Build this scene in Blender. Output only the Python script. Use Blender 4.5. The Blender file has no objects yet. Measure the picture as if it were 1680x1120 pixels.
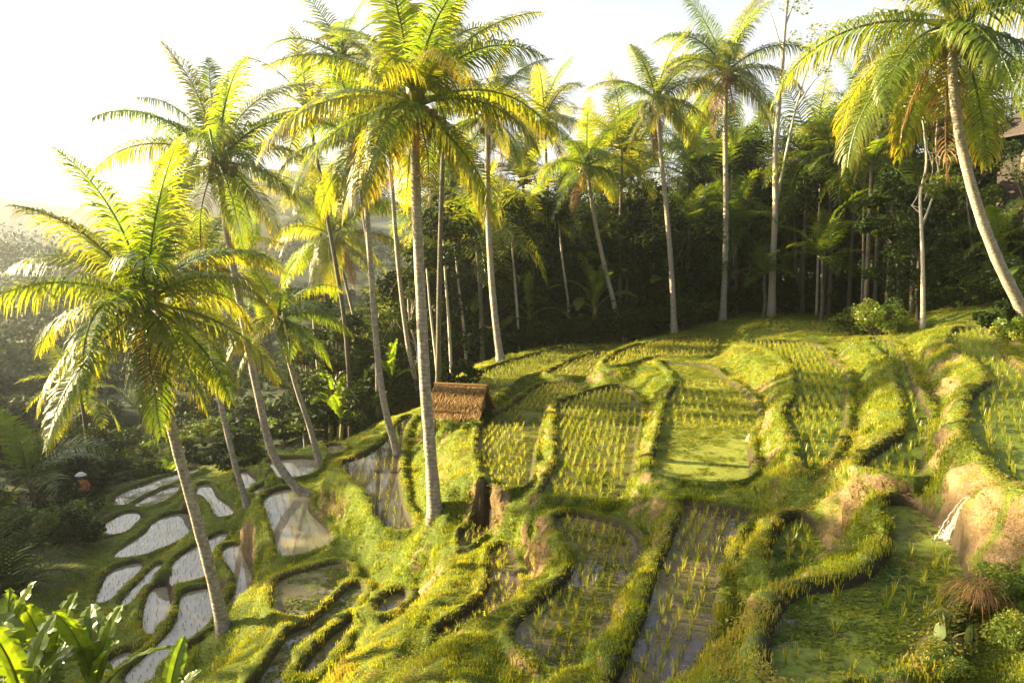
import bpy, math, random
import numpy as np
from mathutils import Vector, Matrix

rng = np.random.default_rng(11)
random.seed(5)
R = math.radians
scene = bpy.context.scene
COL = scene.collection

F_PX, U0, V0, V_H = 1213.0, 840.0, 560.0, 440.0      # focal length, picture centre and horizon, photo pixels
PITCH = math.atan((V0 - V_H) / F_PX)
CAM_Z = 14.0

def ray(u, v):
    """world direction of a photo pixel, scaled so its forward (y) part is 1"""
    x, z = (u - U0) / F_PX, (V0 - v) / F_PX
    c, s = math.cos(PITCH), math.sin(PITCH)
    dy, dz = c + z * s, -s + z * c
    return x / dy, 1.0, dz / dy

def at_level(u, v, drop):
    """the point of that pixel's ray lying `drop` metres below the camera"""
    x, y, z = ray(u, v)
    k = -drop / z
    return k * x, k, CAM_Z - drop

def at_depth(u, v, y):
    a, b, c = ray(u, v)
    return a * y, y, CAM_Z + c * y

# rice terraces: outline of the water (photo pixels), drop below the camera, kind of surface
PADDIES = {
 'P1': (4.85,'rice',[(757,625),(800,607),(850,590),(915,571),(935,569),(985,568),(965,576),(915,595),(882,612),(862,616),(836,633),(810,654),(793,666),(775,650)]),
 'P2': (4.85,'rice',[(893,614),(925,599),(950,588),(985,578),(983,588),(975,602),(971,616),(948,621),(915,618)]),
 'P3': (4.20,'rice',[(994,601),(992,596),(1008,583),(1037,570),(1075,560),(1120,555),(1176,553),(1170,578),(1163,588),(1110,587),(1068,584),(1040,595),(1010,601)]),
 'P4': (5.10,'rice',[(886,631),(920,630),(950,634),(960,637),(926,650),(894,660),(889,678),(881,712),(871,748),(868,785),(858,803),(838,808),(810,800),(796,788),(786,750),(784,722),(796,694),(824,678),(855,658)]),
 'P5': (4.86,'rice',[(912,664),(940,655),(977,642),(1003,637),(1018,636),(1032,645),(1043,658),(1050,677),(1046,697),(1038,729),(1035,765),(1024,800),(1010,826),(981,826),(931,818),(897,819),(890,812),(908,778),(917,752),(914,707)]),
 'P6': (4.20,'algae',[(1078,595),(1110,598),(1164,603),(1188,624),(1217,642),(1234,662),(1242,680),(1236,702),(1222,728),(1228,765),(1224,794),(1160,794),(1105,790),(1070,780),(1083,723),(1092,680),(1098,656),(1114,633),(1104,612)]),
 'P7': (3.55,'lush',[(1215,561),(1250,561),(1300,564),(1334,567),(1360,583),(1354,592),(1382,607),(1388,629),(1381,655),(1382,690),(1371,722),(1354,752),(1338,776),(1318,780),(1312,735),(1294,702),(1289,689),(1295,671),(1310,650),(1308,614),(1282,585),(1246,569)]),
 'P8': (3.30,'rice',[(1266,524),(1300,517),(1400,516),(1418,523),(1385,536),(1340,543),(1268,542),(1262,535)]),
 'P9': (3.05,'lush',[(1424,556),(1442,556),(1467,567),(1477,588),(1487,614),(1498,648),(1518,678),(1518,705),(1516,725),(1508,751),(1507,783),(1496,796),(1470,793),(1440,787),(1411,776),(1424,762),(1453,741),(1488,720),(1491,690),(1479,634),(1474,609),(1453,583),(1432,566)]),
 'P10': (2.42,'lush',[(1560,547),(1588,538),(1610,542),(1626,552),(1630,567),(1644,590),(1660,604),(1700,626),(1790,690),(1800,860),(1720,835),(1684,812),(1660,802),(1643,789),(1632,765),(1614,747),(1596,727),(1594,700),(1596,672),(1602,650),(1632,632),(1626,617),(1604,599),(1570,580),(1560,566)]),
 'P11': (3.25,'pond',[(1452,832),(1470,830),(1494,831),(1508,839),(1522,851),(1536,868),(1552,880),(1569,913),(1573,933),(1593,968),(1580,985),(1532,1021),(1498,1051),(1491,1095),(1470,1108),(1400,1118),(1300,1140),(1276,1135),(1270,1080),(1273,1045),(1282,1019),(1298,995),(1324,979),(1371,973),(1404,966),(1433,953),(1447,940),(1466,916),(1469,888),(1467,868),(1456,842)]),
 'P12': (4.00,'lush',[(1299,855),(1316,853),(1331,866),(1341,884),(1355,905),(1360,925),(1337,929),(1300,932),(1273,936),(1262,932),(1268,905),(1280,877)]),
 'P13': (4.33,'mud',[(1118,828),(1144,833),(1187,841),(1228,848),(1226,856),(1208,871),(1195,888),(1191,906),(1178,934),(1169,951),(1167,975),(1163,1005),(1163,1034),(1147,1061),(1127,1098),(1095,1150),(1008,1150),(1020,1115),(1042,1066),(1067,1013),(1076,963),(1086,938),(1103,900),(1118,861),(1122,842)]),
 'P14': (4.98,'mud',[(911,852),(938,846),(981,857),(1017,865),(1037,878),(1044,897),(1043,921),(1029,946),(1008,974),(998,1000),(988,1034),(970,1060),(942,1100),(908,1104),(873,1084),(847,1050),(850,1029),(871,1010),(901,983),(929,962),(946,936),(945,911),(921,876)]),
 'P15': (5.95,'mud',[(811,898),(834,900),(837,914),(841,944),(848,972),(832,992),(824,1000),(797,1021),(767,1038),(732,1054),(716,1058),(717,1044),(728,1034),(762,1015),(789,994),(804,972),(809,944),(806,919)]),
 'P16': (6.10,'mud',[(760,874),(782,864),(806,866),(812,870),(798,879),(775,892),(762,902),(755,893)]),
 'P17': (7.10,'mud',[(632,985),(660,971),(658,987),(640,1004),(622,1007)]),
 'P18': (7.9,'weedy',[(453,961),(469,948),(521,934),(555,924),(566,937),(569,947),(545,966),(519,998),(506,1014),(489,1019),(453,1006)]),
 'P19': (7.9,'weedy',[(583,960),(590,970),(585,982),(560,1007),(536,1026),(510,1056),(485,1086),(466,1118),(452,1140),(414,1140),(428,1118),(450,1086),(469,1060),(479,1040),(499,1036),(520,1021),(542,1000),(568,974)]),
 'P20': (7.6,'mud',[(587,1012),(583,1020),(561,1041),(541,1069),(520,1094),(504,1108),(499,1109),(517,1079),(545,1049),(570,1030)]),
 'P21': (8.50,'mirror',[(437,820),(452,809),(479,803),(498,811),(500,821),(495,834),(504,848),(517,860),(529,872),(534,896),(516,902),(477,912),(466,910),(459,877),(446,845)]),
 'P22': (7.20,'dark',[(558,761),(576,757),(608,743),(638,724),(648,701),(661,689),(677,681),(661,700),(657,723),(652,751),(648,766),(650,800),(657,839),(675,873),(661,875),(642,873),(628,862),(617,843),(613,819),(594,799),(574,782)]),
 'P23': (8.9,'mirror',[(443,758),(460,755),(516,754),(518,766),(505,778),(480,784),(457,787),(458,772)]),
 'P24': (8.6,'mirror',[(540,732),(558,733),(553,743),(545,744)]),
 'P25': (9.9,'mirror',[(396,772),(408,785),(422,789),(419,795),(405,806),(397,798),(392,786)]),
 'P26': (9.5,'mirror',[(437,796),(434,806),(421,813),(422,806)]),
 'P27': (10.3,'mirror',[(330,797),(338,796),(344,807),(348,818),(375,834),(375,846),(363,848),(354,834),(347,819),(331,812),(328,806)]),
 'P28': (12.2,'mud',[(192,816),(212,804),(239,795),(274,783),(298,776),(333,767),(299,784),(265,798),(230,815),(212,826),(192,831)]),
 'P29': (12.1,'mud',[(224,829),(233,822),(265,806),(284,798),(291,800),(283,808),(269,820),(255,826),(236,832)]),
 'P30': (12.1,'mirror',[(162,868),(186,854),(208,841),(220,842),(226,849),(211,864),(195,879),(177,878),(157,871)]),
 'P31': (11.5,'mirror',[(250,867),(259,856),(280,845),(307,843),(313,852),(316,871),(302,883),(273,896),(243,907),(234,912),(212,916),(195,914),(197,908),(221,889),(247,873)]),
 'P32': (11.5,'mirror',[(184,937),(224,924),(226,929),(218,942),(195,963),(180,981),(163,994),(169,972),(180,951)]),
 'P33': (11.2,'mirror',[(266,926),(259,937),(254,946),(234,958),(222,983),(211,994),(207,992),(209,983),(231,960),(248,942),(259,929)]),
 'P34': (10.9,'mirror',[(251,974),(259,966),(267,963),(269,973),(273,1000),(272,1014),(263,1032),(250,1043),(243,1032),(243,1013),(247,991)]),
 'P35': (10.5,'mirror',[(290,924),(301,914),(329,895),(352,884),(368,874),(361,886),(352,897),(342,911),(334,934),(331,948),(316,953),(290,960),(290,944)]),
 'P36': (10.10,'mirror',[(378,897),(386,896),(391,911),(407,942),(407,966),(405,987),(381,994),(389,983),(396,959),(392,936),(374,918),(372,906)]),
 'P37': (10.5,'mirror',[(305,980),(307,974),(343,968),(354,968),(362,981),(358,988),(354,1000),(345,1012),(323,1032),(297,1052),(275,1069),(257,1091),(246,1120),(213,1118),(219,1103),(250,1074),(283,1044),(300,1016),(303,996)]),
 'P38': (10.1,'mirror',[(360,1032),(346,1049),(302,1079),(304,1087),(326,1076),(345,1063),(360,1046)]),
 'P39': (11.2,'mirror',[(187,1084),(210,1070),(205,1085),(192,1099),(178,1098)]),
}

# ------------------------------------------------------------------ camera, sky, sun, exposure
cam = bpy.data.objects.new('camera', bpy.data.cameras.new('camera'))
COL.objects.link(cam)
cam.location = (0, 0, CAM_Z)
cam.rotation_euler = (R(90) - PITCH, 0, 0)
cam.data.sensor_width = 36.0
cam.data.lens = 36.0 * F_PX / 1680.0
cam.data.clip_start, cam.data.clip_end = 0.1, 3000.0
scene.camera = cam

SUN_AZ, SUN_EL = R(-75), R(18.5)          # azimuth measured from the view direction (+Y), left is negative
world = bpy.data.worlds.new('World')
scene.world = world
world.use_nodes = True
wn = world.node_tree
sky = wn.nodes.new('ShaderNodeTexSky')
sky.sky_type = 'NISHITA'
sky.sun_disc = False
sky.sun_elevation = SUN_EL
sky.sun_rotation = SUN_AZ
sky.dust_density = 3.0
sky.air_density = 1.0
bg = wn.nodes['Background']
# thin bright cloud low over the hills, clear above
wc = wn.nodes.new('ShaderNodeTexCoord'); wx = wn.nodes.new('ShaderNodeSeparateXYZ')
wn.links.new(wc.outputs['Generated'], wx.inputs[0])
wr = wn.nodes.new('ShaderNodeMapRange'); wr.interpolation_type = 'SMOOTHSTEP'
for i_, v_ in ((1, 0.24), (2, 0.46), (3, 0.85), (4, 0.06)): wr.inputs[i_].default_value = v_
wn.links.new(wx.outputs['Z'], wr.inputs[0])
wm = wn.nodes.new('ShaderNodeMix'); wm.data_type = 'RGBA'
wn.links.new(wr.outputs[0], wm.inputs[0]); wn.links.new(sky.outputs[0], wm.inputs[6])
wm.inputs[7].default_value = (2.6, 2.54, 2.45, 1)
# bright aureole of thin cloud round the hidden sun
wg = wn.nodes.new('ShaderNodeVectorMath'); wg.operation = 'DOT_PRODUCT'
wn.links.new(wc.outputs['Generated'], wg.inputs[0])
wg.inputs[1].default_value = (math.sin(SUN_AZ) * math.cos(SUN_EL), math.cos(SUN_AZ) * math.cos(SUN_EL), math.sin(SUN_EL))
wp = wn.nodes.new('ShaderNodeMath'); wp.operation = 'POWER'; wp.use_clamp = False; wp.inputs[1].default_value = 7.0
wq = wn.nodes.new('ShaderNodeMath'); wq.operation = 'MAXIMUM'; wq.inputs[1].default_value = 0.0
wn.links.new(wg.outputs['Value'], wq.inputs[0]); wn.links.new(wq.outputs[0], wp.inputs[0])
wa = wn.nodes.new('ShaderNodeMix'); wa.data_type = 'RGBA'; wa.blend_type = 'ADD'; wa.clamp_factor = False
wn.links.new(wp.outputs[0], wa.inputs[0]); wn.links.new(wm.outputs[2], wa.inputs[6]); wa.inputs[7].default_value = (15.5, 14.9, 13.3, 1)
wn.links.new(wa.outputs[2], bg.inputs[0])
bg.inputs[1].default_value = 0.05

sl = bpy.data.lights.new('sun', 'SUN')
sl.energy = 5.0
sl.angle = R(0.6)
sl.color = (1.0, 0.81, 0.44)
sun = bpy.data.objects.new('sun', sl)
COL.objects.link(sun)
sdir = Vector((math.sin(SUN_AZ) * math.cos(SUN_EL), math.cos(SUN_AZ) * math.cos(SUN_EL), math.sin(SUN_EL)))
sun.rotation_euler = sdir.to_track_quat('Z', 'Y').to_euler()
sun.location = (-30, 20, 40)

scene.view_settings.view_transform = 'Standard'
scene.view_settings.look = 'None'
scene.view_settings.exposure = 3.08
scene.view_settings.gamma = 1.0
scene.view_settings.use_curve_mapping = False
cy = scene.cycles
cy.max_bounces = 8
cy.diffuse_bounces = 3
cy.glossy_bounces = 3
cy.transmission_bounces = 6
cy.transparent_max_bounces = 8
cy.volume_bounces = 1
cy.caustics_reflective = cy.caustics_refractive = False
cy.sample_clamp_indirect = 6.0

# ------------------------------------------------------------------ small helpers
def tag(o, label=None, cat=None, group=None, kind=None):
    if label: o['label'] = label
    if cat: o['category'] = cat
    if group: o['group'] = group
    if kind: o['kind'] = kind
    return o

def link(name, me, m=None, parent=None):
    o = bpy.data.objects.new(name, me)
    COL.objects.link(o)
    if m is not None and me is not None and not me.materials: me.materials.append(m)
    if parent is not None: o.parent = parent
    return o

def empty(name, loc, label, cat, group=None, rz=0.0, sc=1.0):
    o = bpy.data.objects.new(name, None)
    COL.objects.link(o)
    o.empty_display_size = 0.2
    o.location = loc
    o.rotation_euler = (0, 0, rz)
    o.scale = (sc, sc, sc)
    return tag(o, label, cat, group)

def mesh_np(name, V, F, tint=None, smooth=False):
    """V (n,3), F (m,k) all with k corners"""
    V = np.ascontiguousarray(V, np.float32); F = np.ascontiguousarray(F, np.int32)
    me = bpy.data.meshes.new(name)
    k = F.shape[1]
    me.vertices.add(len(V)); me.vertices.foreach_set('co', V.ravel())
    me.loops.add(F.size); me.loops.foreach_set('vertex_index', F.ravel())
    me.polygons.add(len(F))
    me.polygons.foreach_set('loop_start', np.arange(0, F.size, k, dtype=np.int32))
    me.polygons.foreach_set('loop_total', np.full(len(F), k, np.int32))
    me.polygons.foreach_set('use_smooth', np.full(len(F), smooth, bool))
    me.update(calc_edges=True)
    if tint is not None: add_attr(me, 'tint', tint)
    return me

def add_attr(me, name, a):
    t = me.attributes.new(name, 'FLOAT', 'POINT')
    t.data.foreach_set('value', np.ascontiguousarray(a, np.float32))

class MB:
    """collects shapes with quads and triangles into one mesh"""
    def __init__(s): s.v, s.f, s.t, s.n = [], [], [], 0
    def add(s, V, F, tint=0.5):
        V = np.asarray(V, float)
        s.v.append(V); s.f += [tuple(int(i) + s.n for i in f) for f in F]
        s.t.append(np.full(len(V), tint) if np.isscalar(tint) else np.asarray(tint)); s.n += len(V)
    def box(s, c, d, rz=0.0, tint=0.5):
        x, y, z = np.array(d) / 2
        P = np.array([[-x,-y,-z],[x,-y,-z],[x,y,-z],[-x,y,-z],[-x,-y,z],[x,-y,z],[x,y,z],[-x,y,z]])
        c_, s_ = math.cos(rz), math.sin(rz)
        P = P @ np.array([[c_, s_, 0], [-s_, c_, 0], [0, 0, 1]]) + np.array(c)
        s.add(P, [(0,3,2,1),(4,5,6,7),(0,1,5,4),(1,2,6,5),(2,3,7,6),(3,0,4,7)], tint)
    def tube(s, pts, rad, n=8, cap=True, tint=0.5, wob=0.0):
        pts = np.asarray(pts, float); m = len(pts)
        rad = np.full(m, rad) if np.isscalar(rad) else np.asarray(rad)
        T = np.gradient(pts, axis=0); T /= np.linalg.norm(T, axis=1)[:, None] + 1e-9
        a = np.array([0, 0, 1.0]) if abs(T[0, 2]) < 0.9 else np.array([1.0, 0, 0])
        u = np.cross(T[0], a); u /= np.linalg.norm(u)
        V = []
        ang = np.arange(n) * 2 * math.pi / n
        for i in range(m):
            u = u - T[i] * (u @ T[i]); u /= np.linalg.norm(u); w = np.cross(T[i], u)
            r = rad[i] * (1 + wob * rng.normal(size=n)) if wob else np.full(n, rad[i])
            V.append(pts[i] + (np.cos(ang) * r)[:, None] * u + (np.sin(ang) * r)[:, None] * w)
        V = np.concatenate(V)
        F = [(i * n + j, i * n + (j + 1) % n, (i + 1) * n + (j + 1) % n, (i + 1) * n + j) for i in range(m - 1) for j in range(n)]
        if cap: F += [tuple(range(n - 1, -1, -1)), tuple(range((m - 1) * n, m * n))]
        s.add(V, F, tint if np.isscalar(tint) else np.repeat(tint, n))
    def mesh(s, name, smooth=False):
        me = bpy.data.meshes.new(name)
        V = np.concatenate(s.v)
        me.from_pydata(V.tolist(), [], s.f)
        if smooth: me.polygons.foreach_set('use_smooth', [True] * len(me.polygons))
        add_attr(me, 'tint', np.concatenate(s.t))
        me.update()
        return me
    def build(s, name, m, parent=None, smooth=False):
        return link(name, s.mesh(name, smooth), m, parent)

def vnoise(x, y, seed=0):
    """smooth value noise in -1..1"""
    r = np.random.default_rng(seed).uniform(-1, 1, (256, 256))
    xi, yi = np.floor(x).astype(int), np.floor(y).astype(int)
    fx, fy = x - xi, y - yi
    fx, fy = fx * fx * (3 - 2 * fx), fy * fy * (3 - 2 * fy)
    g = lambda a, b: r[a % 256, b % 256]
    return (g(xi, yi) * (1 - fx) + g(xi + 1, yi) * fx) * (1 - fy) + (g(xi, yi + 1) * (1 - fx) + g(xi + 1, yi + 1) * fx) * fy

def sm(a, b, x):
    t = np.clip((x - a) / (b - a), 0, 1)
    return t * t * (3 - 2 * t)

def spline(P, n=24):
    """Catmull-Rom through the points"""
    P = np.asarray(P, float); m = len(P)
    Q = np.vstack([2 * P[0] - P[1], P, 2 * P[-1] - P[-2]])
    out = []
    for t in np.linspace(0, m - 1, n):
        i = min(int(t), m - 2); f = t - i
        a, b, c, d = Q[i:i + 4]
        out.append(0.5 * (2 * b + (c - a) * f + (2 * a - 5 * b + 4 * c - d) * f * f + (3 * b - a - 3 * c + d) * f ** 3))
    return np.array(out)

# ------------------------------------------------------------------ materials
def new_mat(name):
    m = bpy.data.materials.new(name); m.use_nodes = True
    nt = m.node_tree
    return m, nt, nt.nodes['Principled BSDF'], nt.nodes['Material Output']

def N(nt, kind, **kw):
    n = nt.nodes.new(kind)
    for k, v in kw.items():
        if k in n.inputs: n.inputs[k].default_value = v
        else: setattr(n, k, v)
    return n

def ramp(nt, fac, stops):
    r = nt.nodes.new('ShaderNodeValToRGB')
    e = r.color_ramp.elements
    while len(e) < len(stops): e.new(0.5)
    for el, (p, c) in zip(e, stops): el.position = p; el.color = (*c, 1)
    nt.links.new(fac, r.inputs[0])
    return r.outputs[0]

def mixc(nt, fac, a, b, mode='MIX'):
    n = nt.nodes.new('ShaderNodeMix'); n.data_type = 'RGBA'; n.blend_type = mode
    for sock, v in ((n.inputs[0], fac), (n.inputs[6], a), (n.inputs[7], b)):
        if isinstance(v, bpy.types.NodeSocket): nt.links.new(v, sock)
        elif np.isscalar(v): sock.default_value = v
        else: sock.default_value = (*v, 1)
    return n.outputs[2]

def noise(nt, scale, detail=3.0, rough=0.5, obj=True, dist=0.0):
    t = N(nt, 'ShaderNodeTexNoise', Scale=scale, Detail=detail, Roughness=rough, Distortion=dist)
    c = N(nt, 'ShaderNodeTexCoord')
    nt.links.new(c.outputs['Object'], t.inputs['Vector'])
    return t.outputs['Fac']

def bump(nt, bsdf, h, strength=0.4, dist=0.02):
    b = N(nt, 'ShaderNodeBump', Strength=strength, Distance=dist)
    nt.links.new(h, b.inputs['Height']); nt.links.new(b.outputs[0], bsdf.inputs['Normal'])
    return b

def attr(nt, name):
    a = nt.nodes.new('ShaderNodeAttribute'); a.attribute_name = name
    return a.outputs['Fac']

def leaf_mat(name, stops, trans=0.45, rough=0.45, tcol=(1.15, 1.1, 0.5), spec=0.35, vary=0.25):
    """thin leaf: reflects on both sides and lets light through"""
    m, nt, b, out = new_mat(name)
    t = attr(nt, 'tint')
    oi = N(nt, 'ShaderNodeObjectInfo')
    ma = N(nt, 'ShaderNodeMath', operation='MULTIPLY_ADD')
    nt.links.new(oi.outputs['Random'], ma.inputs[0]); ma.inputs[1].default_value = vary
    ad = N(nt, 'ShaderNodeMath', operation='ADD'); ad.inputs[1].default_value = -vary / 2
    nt.links.new(t, ad.inputs[0]); nt.links.new(ad.outputs[0], ma.inputs[2])
    c = ramp(nt, ma.outputs[0], stops)
    nt.links.new(c, b.inputs['Base Color'])
    b.inputs['Roughness'].default_value = rough
    b.inputs['Specular IOR Level'].default_value = spec
    tr = N(nt, 'ShaderNodeBsdfTranslucent')
    tc = mixc(nt, 1.0, c, tcol, 'MULTIPLY')
    nt.links.new(tc, tr.inputs[0])
    mx = N(nt, 'ShaderNodeMixShader'); mx.inputs[0].default_value = trans
    nt.links.new(b.outputs[0], mx.inputs[1]); nt.links.new(tr.outputs[0], mx.inputs[2])
    nt.links.new(mx.outputs[0], out.inputs[0])
    return m

def plain_mat(name, c1, c2, scale=8.0, rough=0.8, bs=0.3, bd=0.02, spec=0.3):
    m, nt, b, out = new_mat(name)
    n = noise(nt, scale, 5, 0.6)
    nt.links.new(ramp(nt, n, [(0.3, c1), (0.7, c2)]), b.inputs['Base Color'])
    b.inputs['Roughness'].default_value = rough
    b.inputs['Specular IOR Level'].default_value = spec
    bump(nt, b, n, bs, bd)
    return m

# foliage: dark green -> green -> yellow green -> straw
M_frond = leaf_mat('palm_leaf', [(0.0, (0.028, 0.055, 0.010)), (0.45, (0.07, 0.115, 0.012)), (0.75, (0.15, 0.155, 0.014)), (1.0, (0.27, 0.16, 0.03))], trans=0.52, rough=0.38, tcol=(2.3, 2.0, 0.4), spec=0.4, vary=0.34)
M_dead = leaf_mat('dead_palm_leaf', [(0.0, (0.10, 0.05, 0.02)), (1.0, (0.26, 0.13, 0.045))], trans=0.3, rough=0.7)
M_grass = leaf_mat('grass_blade', [(0.0, (0.025, 0.045, 0.006)), (0.35, (0.085, 0.112, 0.006)), (0.7, (0.19, 0.19, 0.009)), (1.0, (0.24, 0.18, 0.055))], trans=0.42, rough=0.55, tcol=(2.4, 2.3, 0.5), spec=0.2, vary=0.0)
M_rice = leaf_mat('rice_leaf', [(0.0, (0.06, 0.10, 0.012)), (0.5, (0.13, 0.16, 0.015)), (1.0, (0.22, 0.20, 0.02))], trans=0.5, rough=0.4, tcol=(2.4, 2.1, 0.6), vary=0.3)
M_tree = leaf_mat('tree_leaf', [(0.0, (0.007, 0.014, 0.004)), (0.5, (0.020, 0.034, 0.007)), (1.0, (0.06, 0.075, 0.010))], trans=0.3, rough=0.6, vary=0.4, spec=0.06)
M_bright = leaf_mat('bright_leaf', [(0.0, (0.05, 0.085, 0.012)), (0.5, (0.10, 0.14, 0.015)), (1.0, (0.19, 0.19, 0.025))], trans=0.42, rough=0.4, tcol=(1.4, 1.4, 0.4))
M_banana = leaf_mat('banana_leaf', [(0.0, (0.05, 0.09, 0.010)), (0.5, (0.10, 0.15, 0.014)), (1.0, (0.18, 0.20, 0.02))], trans=0.55, rough=0.32, tcol=(1.7, 1.6, 0.3), spec=0.5)
M_taro = leaf_mat('taro_leaf', [(0.0, (0.08, 0.12, 0.04)), (1.0, (0.17, 0.20, 0.08))], trans=0.3, rough=0.7, spec=0.2)
M_petiole = plain_mat('leaf_stalk', (0.14, 0.14, 0.03), (0.22, 0.18, 0.05), 12, 0.5)
M_nut = plain_mat('coconut_husk', (0.10, 0.07, 0.02), (0.22, 0.13, 0.03), 9, 0.5)
M_bark = plain_mat('pale_bark', (0.26, 0.22, 0.17), (0.44, 0.38, 0.30), 14, 0.85, 0.5, 0.01)
M_shade_trunk = plain_mat('shaded_palm_trunk', (0.045, 0.037, 0.026), (0.12, 0.10, 0.07), 8, 0.9)  # darker copy of the palm trunk, the wood's shade put into its colour
M_wood = plain_mat('dark_wood', (0.035, 0.024, 0.016), (0.09, 0.06, 0.04), 10, 0.8)
M_branch = plain_mat('tree_bark', (0.025, 0.02, 0.015), (0.075, 0.06, 0.045), 9, 0.9)

def palm_trunk_mat():
    m, nt, b, out = new_mat('palm_trunk')
    c = N(nt, 'ShaderNodeTexCoord')
    w = N(nt, 'ShaderNodeTexWave', wave_type='BANDS', bands_direction='Z', Scale=3.2, Distortion=2.5, Detail=2.0)
    w.inputs['Detail Scale'].default_value = 2.0
    nt.links.new(c.outputs['Object'], w.inputs['Vector'])
    n = noise(nt, 9, 6, 0.65)
    base = ramp(nt, n, [(0.3, (0.13, 0.10, 0.075)), (0.52, (0.27, 0.22, 0.17)), (0.72, (0.42, 0.37, 0.29))])
    dark = ramp(nt, w.outputs['Fac'], [(0.05, (0.72, 0.69, 0.66)), (0.3, (1, 1, 1))])
    nt.links.new(mixc(nt, 0.7, base, dark, 'MULTIPLY'), b.inputs['Base Color'])
    b.inputs['Roughness'].default_value = 0.85
    bump(nt, b, w.outputs['Fac'], 0.3, 0.02)
    return m
M_trunk = palm_trunk_mat()

def ground_mat():
    m, nt, b, out = new_mat('terrace_ground')
    g = attr(nt, 'grass')
    n1 = noise(nt, 3.0, 6, 0.65); n2 = noise(nt, 22.0, 5, 0.7)
    earth = ramp(nt, n1, [(0.3, (0.10, 0.062, 0.032)), (0.5, (0.21, 0.135, 0.068)), (0.72, (0.33, 0.225, 0.12))])
    earth = mixc(nt, 0.6, earth, ramp(nt, n2, [(0.35, (0.55, 0.52, 0.5)), (0.6, (1, 1, 1))]), 'MULTIPLY')
    n3 = noise(nt, 70.0, 4, 0.75)
    earth = mixc(nt, 0.75, earth, ramp(nt, n3, [(0.36, (0.42, 0.40, 0.38)), (0.55, (1, 1, 1)), (0.7, (1.25, 1.2, 1.1))]), 'MULTIPLY')
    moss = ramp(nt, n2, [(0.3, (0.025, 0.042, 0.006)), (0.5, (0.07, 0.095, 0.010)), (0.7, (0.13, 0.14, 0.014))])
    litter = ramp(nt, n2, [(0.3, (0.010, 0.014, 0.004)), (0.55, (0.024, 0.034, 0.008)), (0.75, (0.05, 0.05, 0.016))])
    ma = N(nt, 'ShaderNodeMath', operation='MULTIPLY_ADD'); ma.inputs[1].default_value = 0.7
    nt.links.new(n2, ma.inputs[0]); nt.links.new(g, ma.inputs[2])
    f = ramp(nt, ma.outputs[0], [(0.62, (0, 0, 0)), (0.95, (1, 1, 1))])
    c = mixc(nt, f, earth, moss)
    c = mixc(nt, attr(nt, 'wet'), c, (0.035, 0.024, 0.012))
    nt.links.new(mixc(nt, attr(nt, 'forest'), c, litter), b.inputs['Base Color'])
    b.inputs['Roughness'].default_value = 0.9
    b.inputs['Specular IOR Level'].default_value = 0.2
    bump(nt, b, n2, 0.8, 0.06)
    return m
M_ground = ground_mat()

def water_mat(name, mud, mud2, algae=None, cover=0.0, ascale=3.0, fine=14.0, rip=0.03):
    m, nt, b, out = new_mat(name)
    n = noise(nt, 1.3, 4, 0.6)
    base = ramp(nt, n, [(0.35, mud), (0.65, mud2)])
    b.inputs['IOR'].default_value = 1.33
    if algae:
        a1, a2 = noise(nt, ascale, 5, 0.62, dist=0.4), noise(nt, fine, 6, 0.75)
        ad = N(nt, 'ShaderNodeMath', operation='MULTIPLY_ADD'); ad.inputs[1].default_value = 0.55
        nt.links.new(a2, ad.inputs[0]); nt.links.new(a1, ad.inputs[2])
        lo = 1.02 - cover * 0.55
        mask = ramp(nt, ad.outputs[0], [(max(0, lo - 0.10), (0, 0, 0)), (min(1, lo + 0.05), (1, 1, 1))])
        al = ramp(nt, a2, [(0.3, tuple(0.45 * x for x in algae)), (0.5, algae), (0.7, tuple(1.5 * x for x in algae))])
        nt.links.new(mixc(nt, mask, base, al), b.inputs['Base Color'])
        nt.links.new(mixc(nt, mask, (0.04,) * 3, (0.7,) * 3), b.inputs['Roughness'])
        nt.links.new(mixc(nt, mask, (0.5,) * 3, (0.15,) * 3), b.inputs['Specular IOR Level'])
        bump(nt, b, mask, 0.25, 0.02)
    else:
        nt.links.new(base, b.inputs['Base Color'])
        b.inputs['Roughness'].default_value = 0.03
        bump(nt, b, noise(nt, 7, 3, 0.5), rip, 0.02)
    return m
M_water = {
    'rice': water_mat('paddy_water', (0.035, 0.028, 0.014), (0.06, 0.05, 0.02), (0.09, 0.095, 0.02), 0.42, 1.2),
    'mud': water_mat('muddy_water', (0.055, 0.040, 0.026), (0.085, 0.06, 0.036), (0.10, 0.095, 0.022), 0.30, 1.0),
    'lush': water_mat('weedy_rice_water', (0.03, 0.03, 0.012), (0.05, 0.048, 0.016), (0.085, 0.11, 0.016), 0.62, 1.4),
    'algae': water_mat('algae_water', (0.05, 0.045, 0.018), (0.07, 0.06, 0.025), (0.15, 0.165, 0.03), 0.80, 0.7, 16),
    'pond': water_mat('pond_water', (0.035, 0.032, 0.008), (0.06, 0.05, 0.012), (0.095, 0.115, 0.018), 0.45, 2.2, 11),
    'weedy': water_mat('duckweed_water', (0.06, 0.05, 0.035), (0.09, 0.075, 0.05), (0.085, 0.115, 0.02), 0.16, 1.6, 16),
    'mirror': water_mat('still_water', (0.12, 0.105, 0.085), (0.17, 0.15, 0.12)),
    'dark': water_mat('dark_still_water', (0.035, 0.03, 0.02), (0.06, 0.05, 0.034)),
}

# ------------------------------------------------------------------ terraced hillside
def chaikin(P, n=2):
    P = np.array(P, float)
    for _ in range(n):
        Q = np.roll(P, -1, 0)
        P = np.stack([.75 * P + .25 * Q, .25 * P + .75 * Q], 1).reshape(-1, 2)
    return P

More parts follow.
